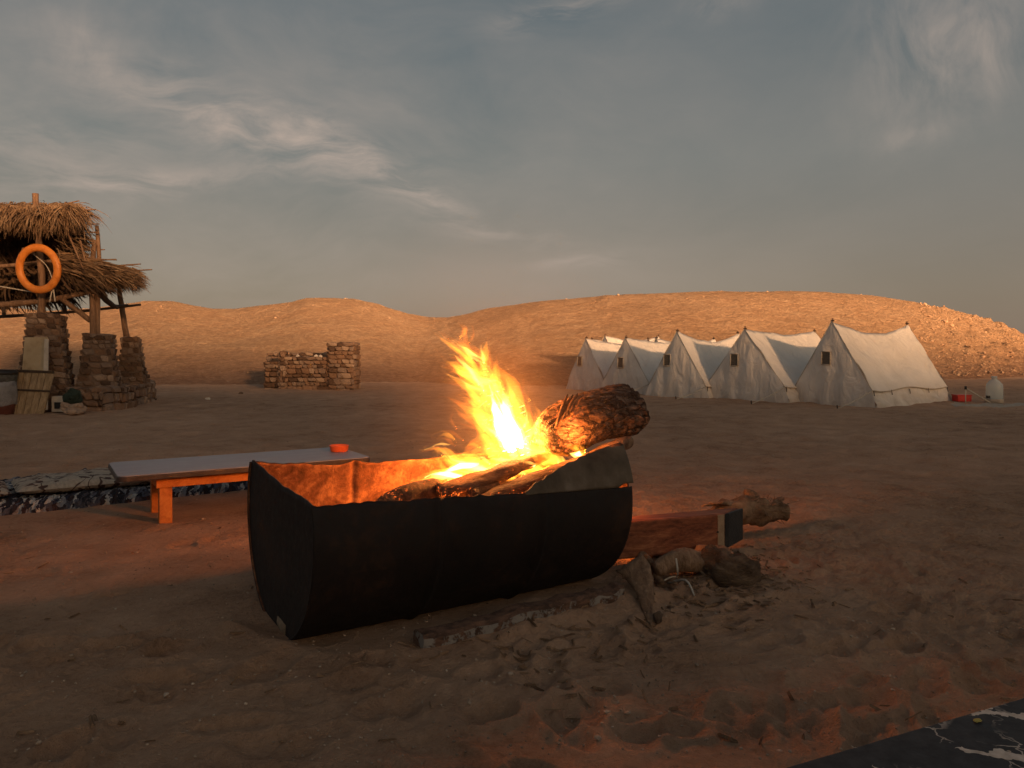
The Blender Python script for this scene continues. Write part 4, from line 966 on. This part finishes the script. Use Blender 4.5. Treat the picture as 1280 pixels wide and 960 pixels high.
pillar(SH, -6.92, 12.75, .74, .43, gz(-6.9, 12.7), 1.24, R(17), flare=1.3)
pillar(SH, -7.2, 14.4, .74, .31, gz(-7.2, 14.4), 1.22, R(17), flare=1.3)
def pole(pix, r_, mat='pole', name='pole', parent=SH, seed=0, rough=.25, nseg=9):
    """pix: (px, py, distance) along the pole"""
    P = [W(*p) for p in pix]; v, f = tube(P, r_, nseg, rough, 5, seed, 5); return mk(name, v, f, M[mat], parent)
pole([(51, 395, 12.45), (53, 360, 12.45), (50, 320, 12.45), (47, 280, 12.45), (44, 242, 12.45)], [.062, .05, .052, .05, .045], seed=1)
pole([(116, 424, 12.7), (116, 390, 12.7), (115, 350, 12.75), (118, 300, 12.8)], [.055, .05, .05, .035], seed=2)
pole([(122, 424, 12.75), (122, 385, 12.75), (124, 330, 12.8), (121, 282, 12.85)], [.04, .042, .035, .03], seed=3)
pole([(159, 426, 14.4), (154, 395, 14.4), (149, 362, 14.4)], [.055, .05, .045], seed=4)
pole([(-60, 400, 13.3), (0, 396, 13.3), (90, 390, 13.5), (176, 381, 13.7)], [.03, .03, .026, .02], 'darkpole', 'beam', seed=5)
pole([(-60, 385, 12.5), (0, 381, 12.5), (60, 375, 12.6), (124, 362, 12.7)], [.05, .05, .045, .04], 'pole', 'beam', seed=6)
pole([(-60, 336, 13), (10, 332, 13), (84, 324, 12.9)], [.035, .035, .03], 'pole', 'beam', seed=7)
pole([(76, 373, 12.6), (95, 387, 12.65), (113, 401, 12.7)], [.045, .042, .038], 'pole', 'brace', seed=8)
pole([(80, 333, 12.4), (100, 345, 12.5), (120, 358, 12.6), (130, 372, 12.8), (143, 383, 13.4), (160, 382, 14.2)], [.035, .045, .055, .05, .04, .03], 'darkpole', 'brace', seed=9, rough=.5)
pole([(110, 355, 12.7), (140, 345, 13.3), (150, 362, 14.4)], [.03, .03, .03], 'darkpole', 'beam', seed=14)
pole([(5, 378, 13.2), (5, 397, 13.2)], .03, 'darkpole', 'strut', seed=10); pole([(81, 372, 13.2), (80, 392, 13.2)], .03, 'darkpole', 'strut', seed=11)
pole([(-40, 352, 12.3), (0, 358, 12.3), (46, 366, 12.35)], .011, 'rope', 'rope', seed=12, nseg=6)
pole([(28, 311, 12.2), (40, 316, 12.35), (52, 324, 12.5)], [.025, .028, .025], 'pole', 'peg', seed=13)
pole([(65, 366, 12.15), (66, 352, 12.2), (58, 332, 12.25), (42, 318, 12.3)], .008, 'rope', 'rope', seed=15, nseg=5)
pole([(66, 358, 12.15), (62, 378, 12.15)], .011, 'rope', 'rope', seed=16, nseg=5); pole([(66, 358, 12.15), (69, 377, 12.15)], .011, 'rope', 'rope', seed=17, nseg=5)
for k, (x0, y0, x1, y1, d) in enumerate([(60, 260, 99, 251, 12.6), (70, 266, 120, 262, 12.4), (60, 283, 124, 280, 12.5), (70, 291, 124, 290, 12.7), (80, 311, 131, 312, 12.9), (80, 297, 117, 299, 13), (70, 272, 112, 270, 13), (66, 304, 121, 305, 13.2), (100, 325, 145, 324, 12.7), (110, 335, 176, 330, 12.9), (130, 340, 190, 337, 12.9), (120, 332, 172, 341, 12.7), (90, 322, 146, 325, 12.5), (100, 300, 110, 340, 12.4), (84, 290, 104, 336, 12.3)]):
    pole([(x0, y0, d), ((x0 + x1) / 2, (y0 + y1) / 2 + random.uniform(-1, 1), d), (x1, y1, d)], [.016, .015, .010], 'pole', 'stick', seed=20 + k, nseg=6)
def strands(name, n, start, vec, droop, wd, mat='thatch', seg=4, tagkind=True):
    """start() gives a root point, vec(p) the strand as a vector: narrow leaf ribbons that bend down"""
    V, Fc = [], []
    for k in range(n):
        p = start(); u = vec(p); L = u.length; side = u.cross(Vector((random.uniform(-1, 1), random.uniform(-1, 1), random.uniform(-1, 1)))).normalized(); w_ = wd * random.uniform(.5, 1.3); dp = droop * random.uniform(.4, 1.4); b = len(V)
        cu = Vector((random.uniform(-1, 1), random.uniform(-1, 1), random.uniform(-.5, .5))) * L * .12
        for i in range(seg + 1):
            t_ = i / seg; q = p + u * t_ + Vector((0, 0, -dp * t_ * t_)) + cu * math.sin(t_ * 3.1); ww = side * w_ * (1 - t_ ** 2.5 * .9) * .5
            V += [q - ww, q + ww]
        Fc += [(b + 2 * i, b + 2 * i + 1, b + 2 * i + 3, b + 2 * i + 2) for i in range(seg)]
    o = mk(name, V, Fc, M[mat], SH, smooth=False, fixn=False); o['kind'] = 'stuff'; return o
U = random.uniform
def Wd(a, b): return b - a
# top layer: rows of leaves laid towards the camera and hanging over the eave
def st_top():
    d = U(12.0, 13.6); return W(U(-60, 84), 254 + (13.6 - d) * 6 + U(-2, 3) + 3 * mnoise.noise(Vector((d * 3, 1, 0))), d) 
strands('thatch_top', 2300, st_top, lambda p: Vector((U(-.1, .22), U(-.5, .1), U(-.10, .02))), .28, .022)
strands('thatch_eave', 1600, lambda: W(U(-60, 90), U(256, 266), U(11.9, 12.3)), lambda p: Vector((U(-.16, .2), U(-.16, .06), U(-.26, -.02) * (1 + 1.1 * mnoise.noise(p * 2.5)))), .12, .018)
strands('thatch_corner', 520, lambda: W(U(72, 98), U(254, 270), U(12, 13.4)), lambda p: Vector((U(.12, .40), U(-.2, .1), U(-.10, .02))) * (1 + .8 * mnoise.noise(p * 3)), .26, .02)
strands('thatch_corner', 260, lambda: W(U(66, 100), U(278, 318), U(12.6, 13.8)), lambda p: Vector((U(.1, .42), U(-.2, .1), U(-.15, .04))), .16, .022)
# the back slope under the top layer, its shade put into the leaf colour
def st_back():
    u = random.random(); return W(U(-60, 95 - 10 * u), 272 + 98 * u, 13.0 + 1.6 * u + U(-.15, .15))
strands('thatch_back', 5200, st_back, lambda p: Vector((U(-.1, .35), U(.0, .25), U(-.35, -.05))), .08, .035, 'shadethatch')
strands('thatch_lining', 2600, lambda: W(U(-60, 92), U(285, 358), U(13.5, 15.2)), lambda p: Vector((U(-.3, .4), U(-.1, .1), U(-.3, .1))), .06, .055, 'shadethatch')
# the lower roof that runs out to the right
def st_low():
    u = random.random(); return W(72 + 78 * u, 318 + 20 * u + U(-3, 12 + 10 * (1 - u)), U(12.3, 14.3))
strands('thatch_low', 2900, st_low, lambda p: Vector((U(.3, .55), U(-.12, .12), U(-.1, .03))), .15, .02)
strands('thatch_low_fringe', 1100, lambda: W(U(118, 166), U(334, 352), U(12.4, 14)), lambda p: Vector((U(.08, .3), U(-.12, .12), U(-.16, -.05))), .1, .016)
strands('thatch_low_under', 1100, lambda: W(U(60, 130), U(330, 358), U(12.3, 14)), lambda p: Vector((U(.05, .3), U(-.12, .12), U(-.16, -.05))), .1, .03, 'shadethatch')
# lifebuoy
c = W(48, 336, 12.1); V = []; nu, nv = 48, 16; MRx = Matrix.Rotation(R(6), 3, 'X') @ Matrix.Rotation(R(-8), 3, 'Z')
for i in range(nu):
    a = 2 * math.pi * i / nu
    for j in range(nv):
        b = 2 * math.pi * j / nv; r_ = .335 + .062 * math.cos(b); V.append(c + MRx @ Vector((r_ * math.cos(a), .05 * math.sin(b), r_ * math.sin(a))))
f = [(i * nv + j, ((i + 1) % nu) * nv + j, ((i + 1) % nu) * nv + (j + 1) % nv, i * nv + (j + 1) % nv) for i in range(nu) for j in range(nv)]
o = mk('lifebuoy', V, f, M['buoy']); tag(o, 'orange lifebuoy ring hanging from a peg on the front pole of the shelter', 'lifebuoy')

# low curved stone wall round the foot of the pillars
LW = thing('low_stone_wall', 'low rough stone wall curving round the foot of the shelter pillars', 'wall', (-6.6, 12.4, 0))
pth = [(-7.05, 12.25), (-6.75, 11.95), (-6.45, 12.0), (-6.4, 12.5), (-6.6, 13.3), (-6.85, 14.3), (-7.15, 15.2), (-7.4, 15.7)]
V = []
for (x, y) in pth:
    g0 = gz(x, y)
    for (dx, z) in ((0, -.1), (0, .31), (-.3, .31), (-.3, -.1)): V.append(Vector((x + dx - .05, y + (.06 if y < 12.3 else 0), g0 + z)))
f = [(i * 4 + j, i * 4 + (j + 1) % 4, i * 4 + 4 + (j + 1) % 4, i * 4 + 4 + j) for i in range(len(pth) - 1) for j in range(4)] + [(0, 1, 2, 3), tuple(range(len(V) - 4, len(V)))]
core = mk('wall_core', V, f, M['mortar'], LW, smooth=False)
for i in range(len(pth) - 1):
    a, b = pth[i], pth[i + 1]; face_stones(core, (a[0], a[1], 0), (b[0], b[1], 0), gz(*a) - .05, .34 + gz(*a), .13, .2, -.035)
for i in range(60):
    k = random.randrange(len(pth) - 1); u = random.random(); x = pth[k][0] * (1 - u) + pth[k + 1][0] * u - U(.05, .3); y = pth[k][1] * (1 - u) + pth[k + 1][1] * u + .04
    add_stone(core, (x, y, .33 + gz(x, y)), (.17, .15, .1), U(0, 3))
# things leaning against the front pillar
g = Gp(46, 519); DT = thing('slatted_door', 'old slatted wooden door leaning on the front stone pillar', 'door', (g.x, g.y, 0))
y0 = 11.6; tilt = .22
def dpt(px, py):   # the door's own leaning plane
    z = CH + (HY - py) * 11.7 / F; return Vector(((px - 640) * 11.7 / F, y0 + tilt * max(z, 0), z))
xs = [17, 26, 34.5, 42.5, 51, 60]
for k in range(5):
    a0, a1 = xs[k] + .5, xs[k + 1] - .2; t0 = lambda v_, y: 19 + (v_ - 17) * 1.11 + (0 if y else 0)
    top = [dpt(20 + (a0 - 17) * 1.1, 463), dpt(20 + (a1 - 17) * 1.1, 464)]; bot = [dpt(a0, 519 - k * .2), dpt(a1, 519 - k * .2)]
    th = Vector((0, -.025 + random.uniform(-.004, .004), 0)); v = [bot[0] + th, bot[1] + th, bot[1], bot[0], top[0] + th, top[1] + th, top[1], top[0]]
    mk('slat', *hexa(v), M['door'], DT, smooth=False)
for yy, dy in ((465, 2), (488, 1.6)):
    a, b = dpt(19, yy), dpt(67 - (yy - 465) * .1, yy + 2); h = .04 if dy == 2 else .028
    for p in (a, b): p.y -= .035
    v = [a, b, b + Vector((0, .02, 0)), a + Vector((0, .02, 0))]; v += [p + Vector((0, 0, h)) for p in v]
    mk('crossbar', *hexa(v), M['darkpole'], DT, smooth=False)
def leaner(name, label, cat, pix, d, thick, mat, tilt=.1, parent=None, bend=0):
    q = []
    for (px, py) in pix: z = CH + (HY - py) * d / F; q.append(Vector(((px - 640) * d / F, d - .3 + tilt * z, z)))
    t_ = Vector((0, thick, 0)); v = [q[0], q[1], q[1] + t_, q[0] + t_, q[3], q[2], q[2] + t_, q[3] + t_]
    o = mk(name, *hexa(v), M[mat], smooth=False); bevel(o, .006); tag(o, label, cat); return o
leaner('board', 'stained yellow board with a dark knot, upright against the front stone pillar', 'board', [(38, 515), (67, 515), (69, 422), (41, 422)], 12.15, .03, 'panel', .08)
kn = W(50, 455, 11.86); 
leaner('narrow_plank', 'narrow whitewashed plank standing on end beside the slatted door', 'plank', [(67, 511), (73, 511), (71, 424), (66.5, 424)], 11.98, .03, 'whiteplank', .06)
# tub wrapped in plastic at the left edge
c = W(0, 519, 11.55); c.z = gz(c.x, c.y) - .02
TT = thing('wrapped_tub', 'dull red tub wrapped in grey plastic sheet at the left edge', 'tub', c)
mk('tub', *lathe([(0, 0), (.19, 0), (.21, .2), (.215, .3)], c), M['redtub'], TT)
v, f = lathe([(.225, .17), (.23, .2), (.235, .3), (.228, .42), (.22, .52), (.21, .52), (.18, .49), (0, .5)], c, 40); v = [p + Vector((n3(p, 9, 1), n3(p, 9, 2), n3(p, 7, 3) * .8)) * .03 for p in v]
mk('plastic_wrap', v, f, M['plastic'], TT)
v, f = lathe([(.20, .53), (.235, .53), (.24, .55), (.235, .575), (.2, .6), (0, .61)], c + Vector((0, 0, .1)), 40); mk('lid', v, f, M['black'], TT)
v, f = lathe([(.215, .51), (.225, .57), (.23, .64), (.2, .64)], c, 30); mk('upper_wrap', v, f, M['darkcush'], TT)
c = W(74, 517, 11.85); o = thing('small_crate', 'small pale wooden crate with a dark opening right of the slatted door', 'crate', (c.x, c.y, 0))
for nm, cc, s_, mt in (('crate_box', (c.x, c.y + .05, .14), (.19, .2, .24), 'whiteplank'), ('opening_shade', (c.x + .02, c.y - .055, .12), (.12, .012, .1), 'black')):  # a black slab: the dark inside put into its colour
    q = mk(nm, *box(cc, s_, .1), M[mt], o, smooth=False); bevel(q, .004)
me = rockmesh('cloth', M['green'], 6, 3, .4); o = link(bpy.data.objects.new('green_bag', me)); c = W(91, 497, 11.5); o.location = c; o.scale = (.24, .24, .26); tag(o, 'dark green bag slumped on a brown stone before the low stone wall', 'bag')
me = rockmesh('rock', M['stone'], 13, 3, .4); o = link(bpy.data.objects.new('brown_rock', me)); c = W(92, 511, 11.5); o.location = c; o.scale = (.34, .3, .2); o.rotation_euler = (0, .25, 0); tag(o, 'flat brown rock under the dark green bag', 'rock')

# ---------------------------------------------------------------- stone hearth
HE = thing('stone_hearth', 'roofless stone hearth with one raised corner, alone at the foot of the hill', 'hearth', (-5.2, 19.8, 0))
def block(px0, px1, pyt, d, depth, hc=.12, lw=.2, sides=(1, 1), base=-.08):
    x0, x1 = (px0 - 640) * d / F, (px1 - 640) * d / F; z1 = CH + (HY - pyt) * d / F; g0 = min(gz(x0, d), gz(x1, d))
    core = mk('wall_section', *box(((x0 + x1) / 2, d + depth / 2 + .04, (z1 + g0 + base - .03) / 2), (x1 - x0 - .06, depth - .05, z1 - g0 - base - .03)), M['mortar'], HE, smooth=False)
    face_stones(core, (x0, d, 0), (x1, d, 0), g0 + base, z1, hc, lw)
    if sides[1]: face_stones(core, (x1 - .02, d, 0), (x1 - .02, d + depth, 0), g0 + base, z1, hc, lw)
    if sides[0]: face_stones(core, (x0 + .02, d + depth, 0), (x0 + .02, d, 0), g0 + base, z1, hc, lw)
    n = int((x1 - x0) * depth / .03)
    for k in range(n): add_stone(core, (U(x0 + .05, x1 - .05), d + U(.05, depth), z1 - .02), (.2, .16, .1), U(0, 3))
block(410, 443, 429, 19.5, .6)
block(352, 411, 447, 19.62, .24, sides=(0, 0))
block(349, 357, 440, 19.55, .25, lw=.14)
block(331, 350, 453, 19.7, .22, sides=(1, 0))
block(333, 412, 442, 20.7, .22, sides=(0, 0))
# oven lining: dark recesses and a few pale scraps on the ledge
for k, (px, py) in enumerate([(372, 445), (395, 444), (401, 445)]):
    c = W(px, py, 19.75); me = rockmesh('scrap', M['pale_stone'], k + 3, 1, .4); o = hang(link(bpy.data.objects.new('scrap', me)), HE); c.z = CH + (HY - 446.5) * 19.62 / F + .02; o.location = c; o.scale = (.12, .1, .1)

# ---------------------------------------------------------------- tents
def tent(label, c, ang, h, half, length, he=.29, sag=.17, win=(-.12, .38), seed=0, guy=True, group='white ridge tents in a row at the foot of the hill'):
    c = Vector((c[0], c[1], gz(c[0], c[1]))); T = thing('ridge_tent', label, 'tent', c, group)
    uu = Vector((math.cos(R(ang)), math.sin(R(ang)), 0)); ww = Vector((uu.y, -uu.x, 0))      # ww points to the camera side
    eh = half * .93
    def L(x, y, z): return c + uu * x + ww * y + Vector((0, 0, z))
    wr = lambda p, s_, a: Vector((n3(p, s_, seed), n3(p, s_, seed + 5), n3(p, s_, seed + 9) * .6)) * a
    # roof in one sheet: far eave - ridge - near eave
    nu, nv = 34, 41; V = []
    for i in range(nu):
        x = length * i / (nu - 1); sg = sag * math.sin(math.pi * i / (nu - 1)) ** 1.0 * (1 - .2 * math.cos(math.pi * i / (nu - 1)))
        zr = h - sg
        for j in range(nv):
            q = j / (nv - 1) * 2 - 1; a = abs(q)
            bow = .05 * math.sin(math.pi * a) * math.sin(math.pi * i / (nu - 1))
            z = zr + (he - zr) * a - bow; y = math.copysign(eh * a, q) * (1 - .07 * math.sin(math.pi * i / (nu - 1)) * a)
            zz = z - .03 * math.sin(math.pi * 3 * i / (nu - 1)) * a * a
            p = L(x - .02 * (1 - a) * 0, y, zz); V.append(p + wr(p, 2.5, .04) * min(1, 3 * (1 - a) + .3) + wr(p, 7, .012))
    o = mk('roof', V, grid_faces(nu, nv), M['canvas'], T)
    # near and far low walls
    for sd in (1, -1):
        V = []; n2 = 9
        for i in range(nu):
            x = length * i / (nu - 1); e = eh * (1 - .07 * math.sin(math.pi * i / (nu - 1)))
            for j in range(n2):
                u = j / (n2 - 1); z = (he - .012 - .03 * math.sin(math.pi * 3 * i / (nu - 1))) * (1 - u) - .02 * u
                y = sd * (e - .025 + (half + .04 - e) * u + .075 * math.sin(u * math.pi) * mnoise.noise(Vector((x * 4.5 + seed, u * 2, sd))) + .03 * mnoise.noise(Vector((x * 9 + seed, u * 4 + x * 5, sd))))
                V.append(L(x, y, z))
        mk('side_wall', V, grid_faces(nu, n2), M['canvas'], T)
    # gables
    for gx, sd in ((0, -1), (length, 1)):
        V = []; n1, n2 = 24, 26
        for i in range(n1):
            a = i / (n1 - 1) * 2 - 1
            for j in range(n2):
                u = j / (n2 - 1); z = h * (1 - u) - .02 * u - (.012 if u < .02 else 0); zk = he
                wd = eh * (h - z) / (h - he) if z > he else eh + (half + .03 - eh) * (he - z) / he
                y = a * wd; bulge = .05 * math.sin(u * 2.4) * (1 - a * a) + .032 * mnoise.noise(Vector((y * 5 + seed, z * 1.5, gx))) * min(1, u * 3)
                bulge += .07 * max(0, u - .82) * 3 * (1 + .8 * mnoise.noise(Vector((y * 8 + seed, 1, gx))))
                V.append(L(gx + sd * bulge + sd * .004, y, z))
        mk('gable', V, grid_faces(n1, n2), M['canvas'], T)
    # seam lines along the ridge, the front edges and the eave
    def seam(pts, r_=.006): v, f = tube(pts, r_, 5, 0, 8, 0, 1); return mk('seam', v, f, M['canvas_seam'], T)
    seam([L(-.01, 0, h + .005), L(-.012, eh * .5, (h + he) / 2 - .004), L(-.012, eh, he + .002)]); seam([L(-.01, 0, h + .005), L(-.012, -eh * .5, (h + he) / 2 - .004), L(-.012, -eh, he + .002)])
    seam([L(length * k / 12, eh * (1 - .07 * math.sin(math.pi * k / 12)) + .008, he - .005 - .03 * math.sin(math.pi * 3 * k / 12)) for k in range(13)], .011)
    for k in range(5):
        x = length * (k + .02) / 4.05; e = eh * (1 - .07 * math.sin(math.pi * x / length)) + .014; p = L(x, e, he - .01)
        v, f = tube([p, p + Vector((.01, -.01, -.09))], .007, 5, 0, 8, 0, 1); mk('toggle', v, f, M['black'], T)
    # poles standing a little above the ridge
    for gx in (.02, length - .02):
        v, f = tube([L(gx, 0, -.05), L(gx, 0, h + .055)], .016, 8, 0, 8, 0, 1); mk('pole', v, f, M['pole'], T)
        v, f = tube([L(gx, 0, h - .0), L(gx, 0, h + .022)], .034, 10, 0, 8, 0, 1); mk('pole_cap', v, f, M['darkpole'], T)
    # little mesh window in the front gable
    if win:
        wy, wz = win; wz = h * .56 + 0 * wz; s_ = .085
        u0 = 1 - wz / h; b0 = .05 * math.sin(u0 * 2.4) * (1 - (wy / (eh * u0)) ** 2) + .024
        v = [L(-b0 - .006 + .03 * k_, wy + s_ * a, wz + .12 * b_ ) for k_ in (0, 1) for (a, b_) in ((-1, -1), (1, -1), (1, 1), (-1, 1))]
        v = [L(-b0 - .004, wy - s_, wz - .12), L(-b0 - .004, wy + s_, wz - .12), L(-b0 + .03, wy + s_, wz - .12), L(-b0 + .03, wy - s_, wz - .12),
             L(-b0 + .003, wy - s_, wz + .12), L(-b0 + .003, wy + s_, wz + .12), L(-b0 + .035, wy + s_, wz + .12), L(-b0 + .035, wy - s_, wz + .12)]
        wn = mk('window', *hexa(v), M['mesh_window'], T, smooth=False)
        for (a0, b0_, a1, b1_) in ((-1, -1, 1, -1), (-1, 1, 1, 1), (-1, -1, -1, 1), (1, -1, 1, 1)):
            q = [L(-b0 - .006 + .003 * (bb + 1), wy + s_ * aa, wz + .12 * bb) for aa, bb in ((a0, b0_), (a1, b1_))]
            vv, ff = tube(q, .01, 5, 0, 8, 0, 1); mk('window_frame', vv, ff, M['canvas_seam'], wn)
    # guy ropes
    gr = [((0, eh, he), (-.75, eh * .75, 0))] if guy else []
    gr += [((length, eh, he), (length + .55, half + .25, 0)), ((0, 0, h), (-1.3, -.15, 0))] if guy == 2 else []
    for a, b in gr:
        pa, pb = L(*a), L(*b); pb.z = gz(pb.x, pb.y)
        v, f = tube([pa, (pa + pb) / 2 - Vector((0, 0, .02)), pb], .008, 6, 0, 8, 0, 3); mk('guy_rope', v, f, M['rope'], T)
        v, f = tube([pb - Vector((0, 0, .05)), pb + Vector((-.01, 0, .06))], .011, 6, 0, 8, 0, 1); mk('peg', v, f, M['darkpole'], T)
    return T
tent('nearest white tent at the right end of the row, its whole sloping roof in view', (5.86, 13.92), 35, 1.535, .83, 2.66, .30, .2, (-.08, 0), 1, True)
tent('second white tent from the right, a mesh window high in its broad gable', (4.56, 14.9), 39, 1.38, .94, 2.62, .28, .08, (-.2, 0), 2, True)
tent('third white tent from the right, with a steep narrow gable and deeply sagging ridge', (3.45, 15.9), 41, 1.375, .78, 2.3, .25, .2, (-.22, 0), 3, True)
tent('second white tent from the left, its foot partly hidden by the bark log', (2.60, 17.4), 38, 1.30, .78, 2.3, .27, .10, (-.1, 0), 4, True)
tent('leftmost white tent in the row, nearest to the flames', (1.83, 18.8), 36, 1.30, .72, 2.2, .27, .14, (-.18, 0), 5, False)
G2 = 'tents behind the front row of which only the tops show'
tent('tent behind the two leftmost tents, only its ridge tips showing', (W(756, 424, 21.5).x, 21.5), 36, CH + (HY - 424) * 21.5 / F, .75, 2.2, .28, .14, None, 6, False, G2)
tent('tent behind the second tent from the left, only its right peak showing', (W(822, 424, 20.5).x - 1.85, 19.9), 30, CH + (HY - 424) * 20.5 / F, .75, 2.2, .28, .14, None, 7, False, G2)
tent('tent behind the third tent from the right, only its peak showing above the ridge', (W(903, 421, 18.6).x - 1.6, 18.7), 34, CH + (HY - 422) * 19.2 / F, .7, 2.1, .28, .16, None, 8, False, G2)
# ---------------------------------------------------------------- things right of the tents
c = Gp(1243, 503); c.z = gz(c.x, c.y)
JT = thing('water_jug', 'big translucent water jug standing on the pale sheet at the far right', 'jug', c)
mk('bottle', *lathe([(0, 0), (.13, 0), (.145, .02), (.145, .30), (.135, .36), (.09, .42), (.045, .45), (.045, .49), (0, .49)], c), M['jug'], JT)
mk('cap', *lathe([(0, .49), (.05, .47), (.05, .51), (0, .515)], c), M['jug'], JT)
mk('tap', *box((c.x - .14, c.y - .04, c.z + .12), (.05, .06, .05)), M['black'], JT, smooth=False)
mk('stand_base', *lathe([(0, -.01), (.15, -.01), (.155, .08), (.146, .085)], c), M['tarp'], JT)
c = Gp(1206, 502); c.z = gz(c.x, c.y); o = thing('red_crate', 'small red crate beside the nearest tent', 'crate', c)
q = mk('crate_body', *box((c.x, c.y + .1, c.z + .06), (.27, .2, .12)), M['red'], o, smooth=False); bevel(q, .012)
q = mk('crate_rim', *box((c.x, c.y + .1, c.z + .125), (.285, .215, .014)), M['red'], o, smooth=False)
c = Gp(1207, 504); c.z = gz(c.x, c.y); ST = thing('guy_stake', 'thin stake with a black top and a slanting rope in front of the red crate', 'stake', c)
v, f = tube([c - Vector((0, 0, .05)), c + Vector((0, 0, .30))], .011, 6, 0, 8, 0, 1); mk('stake', v, f, M['rope'], ST)
v, f = tube([c + Vector((0, 0, .27)), c + Vector((0, 0, .33))], .022, 8, 0, 8, 0, 1); mk('stake_top', v, f, M['black'], ST)
e = Gp(1238, 504); e.z = gz(e.x, e.y); v, f = tube([c + Vector((0, 0, .3)), e], .012, 6, 0, 8, 0, 1); mk('rope', v, f, M['rope'], ST)
V = []; nu, nv = 40, 9
for i in range(nu):
    px = 1180 + 130 * i / (nu - 1)
    for j in range(nv):
        g = Gp(px, 509 - 7 * j / (nv - 1) - (1.5 if i < 4 else 0)); u = min(1, min(i, nu - 1 - i) / 4) * math.sin(math.pi * min(max(j / (nv - 1), .0), 1)); V.append(Vector((g.x, g.y, gz(g.x, g.y) - .004 + -.02 + .03 * u + .02 * abs(mnoise.noise(Vector((g.x * 4, g.y * 7, 0)))))))
o = mk('ground_sheet', V, grid_faces(nu, nv), M['tarp'], fixn=False); tag(o, 'pale rumpled sheet on the sand running right from the nearest tent', 'tarpaulin')
# loose fibres on the palm log and splinters on the root
def fibres(parent, a, b, r_, n, L, mat):
    V, Fc = [], []; ax = (b - a); T_ = ax.normalized()
    for k in range(n):
        c = a + ax * U(.05, .95); d = Vector((U(-1, 1), U(-1, 1), U(-.6, 1))); d = (d - T_ * d.dot(T_)).normalized(); p = c + d * r_ * U(.85, 1.05)
        e = p + (T_ * U(-.5, 1.2) + d * U(.0, .6) + Vector((U(-.4, .4), U(-.4, .4), U(-.3, .2)))) * L * U(.4, 1.2); e.z = max(e.z, .005); s_ = T_.cross(d) * .0022; q = len(V)
        m_ = (p + e) / 2 + d * .006; V += [p - s_, p + s_, m_ - s_, m_ + s_, e]; Fc += [(q, q + 1, q + 3, q + 2), (q + 2, q + 3, q + 4)]
    o = mk('fibres', V, Fc, M[mat], parent, smooth=False, fixn=False); o['kind'] = 'stuff'
pl = next(o for o in sc.objects if o.name.startswith('palm_log'))
fibres(pl, W(882, 702, 3.2), W(944, 724, 3.05), .078, 260, .024, 'palmlog')
fibres(root, W(920, 632, 3.82), W(979, 636, 3.98), .05, 160, .06, 'oldwood')
for k in range(6):
    p0 = W(955 + U(-8, 8), 640 + U(-8, 6), 3.92); p1 = p0 + Vector((U(.05, .12), U(-.02, .05), U(-.02, .05)))
    v, f = tube([p0, (p0 + p1) / 2, p1], [.016, .012, .003], 6, .4, 20, k + 9, 3); mk('splinter', v, f, M['root'], root)
# chips, bark crumbs and straws strewn round the firewood
def litter():
    V, Fc = [], []
    for k in range(620):
        if k < 380: px, py = random.gauss(890, 60), random.gauss(728, 24)
        elif k < 500: px, py = random.gauss(690, 90), random.gauss(800, 30)
        else: px, py = random.uniform(0, 1270), random.uniform(640, 940)
        if py < 660: continue
        g = Gp(px, py); s_ = (g - DC).dot(dax); n_ = (g - DC).dot(dn)
        if -.05 < s_ < DL + .05 and -.42 < n_ < .4: continue
        g.z = gz(g.x, g.y) + .003; a = U(0, 6.28); L = U(.008, .03) * (1.8 if random.random() < .15 else 1); w_ = U(.002, .006); d = Vector((math.cos(a), math.sin(a), U(-.1, .4))) * L; e = Vector((-math.sin(a), math.cos(a), 0)) * w_
        up = Vector((0, 0, w_ * 1.2)); q = len(V); V += [g - d - e, g - d + e, g + d * .9 + e, g + d - e * .6, g - d * .8 + up, g + d * .8 + up]
        Fc += [(q, q + 4, q + 5, q + 3), (q + 1, q + 2, q + 5, q + 4), (q, q + 1, q + 4), (q + 2, q + 3, q + 5)]
    o = mk('wood_chips', V, Fc, M['root'], smooth=False, fixn=False); o['kind'] = 'stuff'
litter()
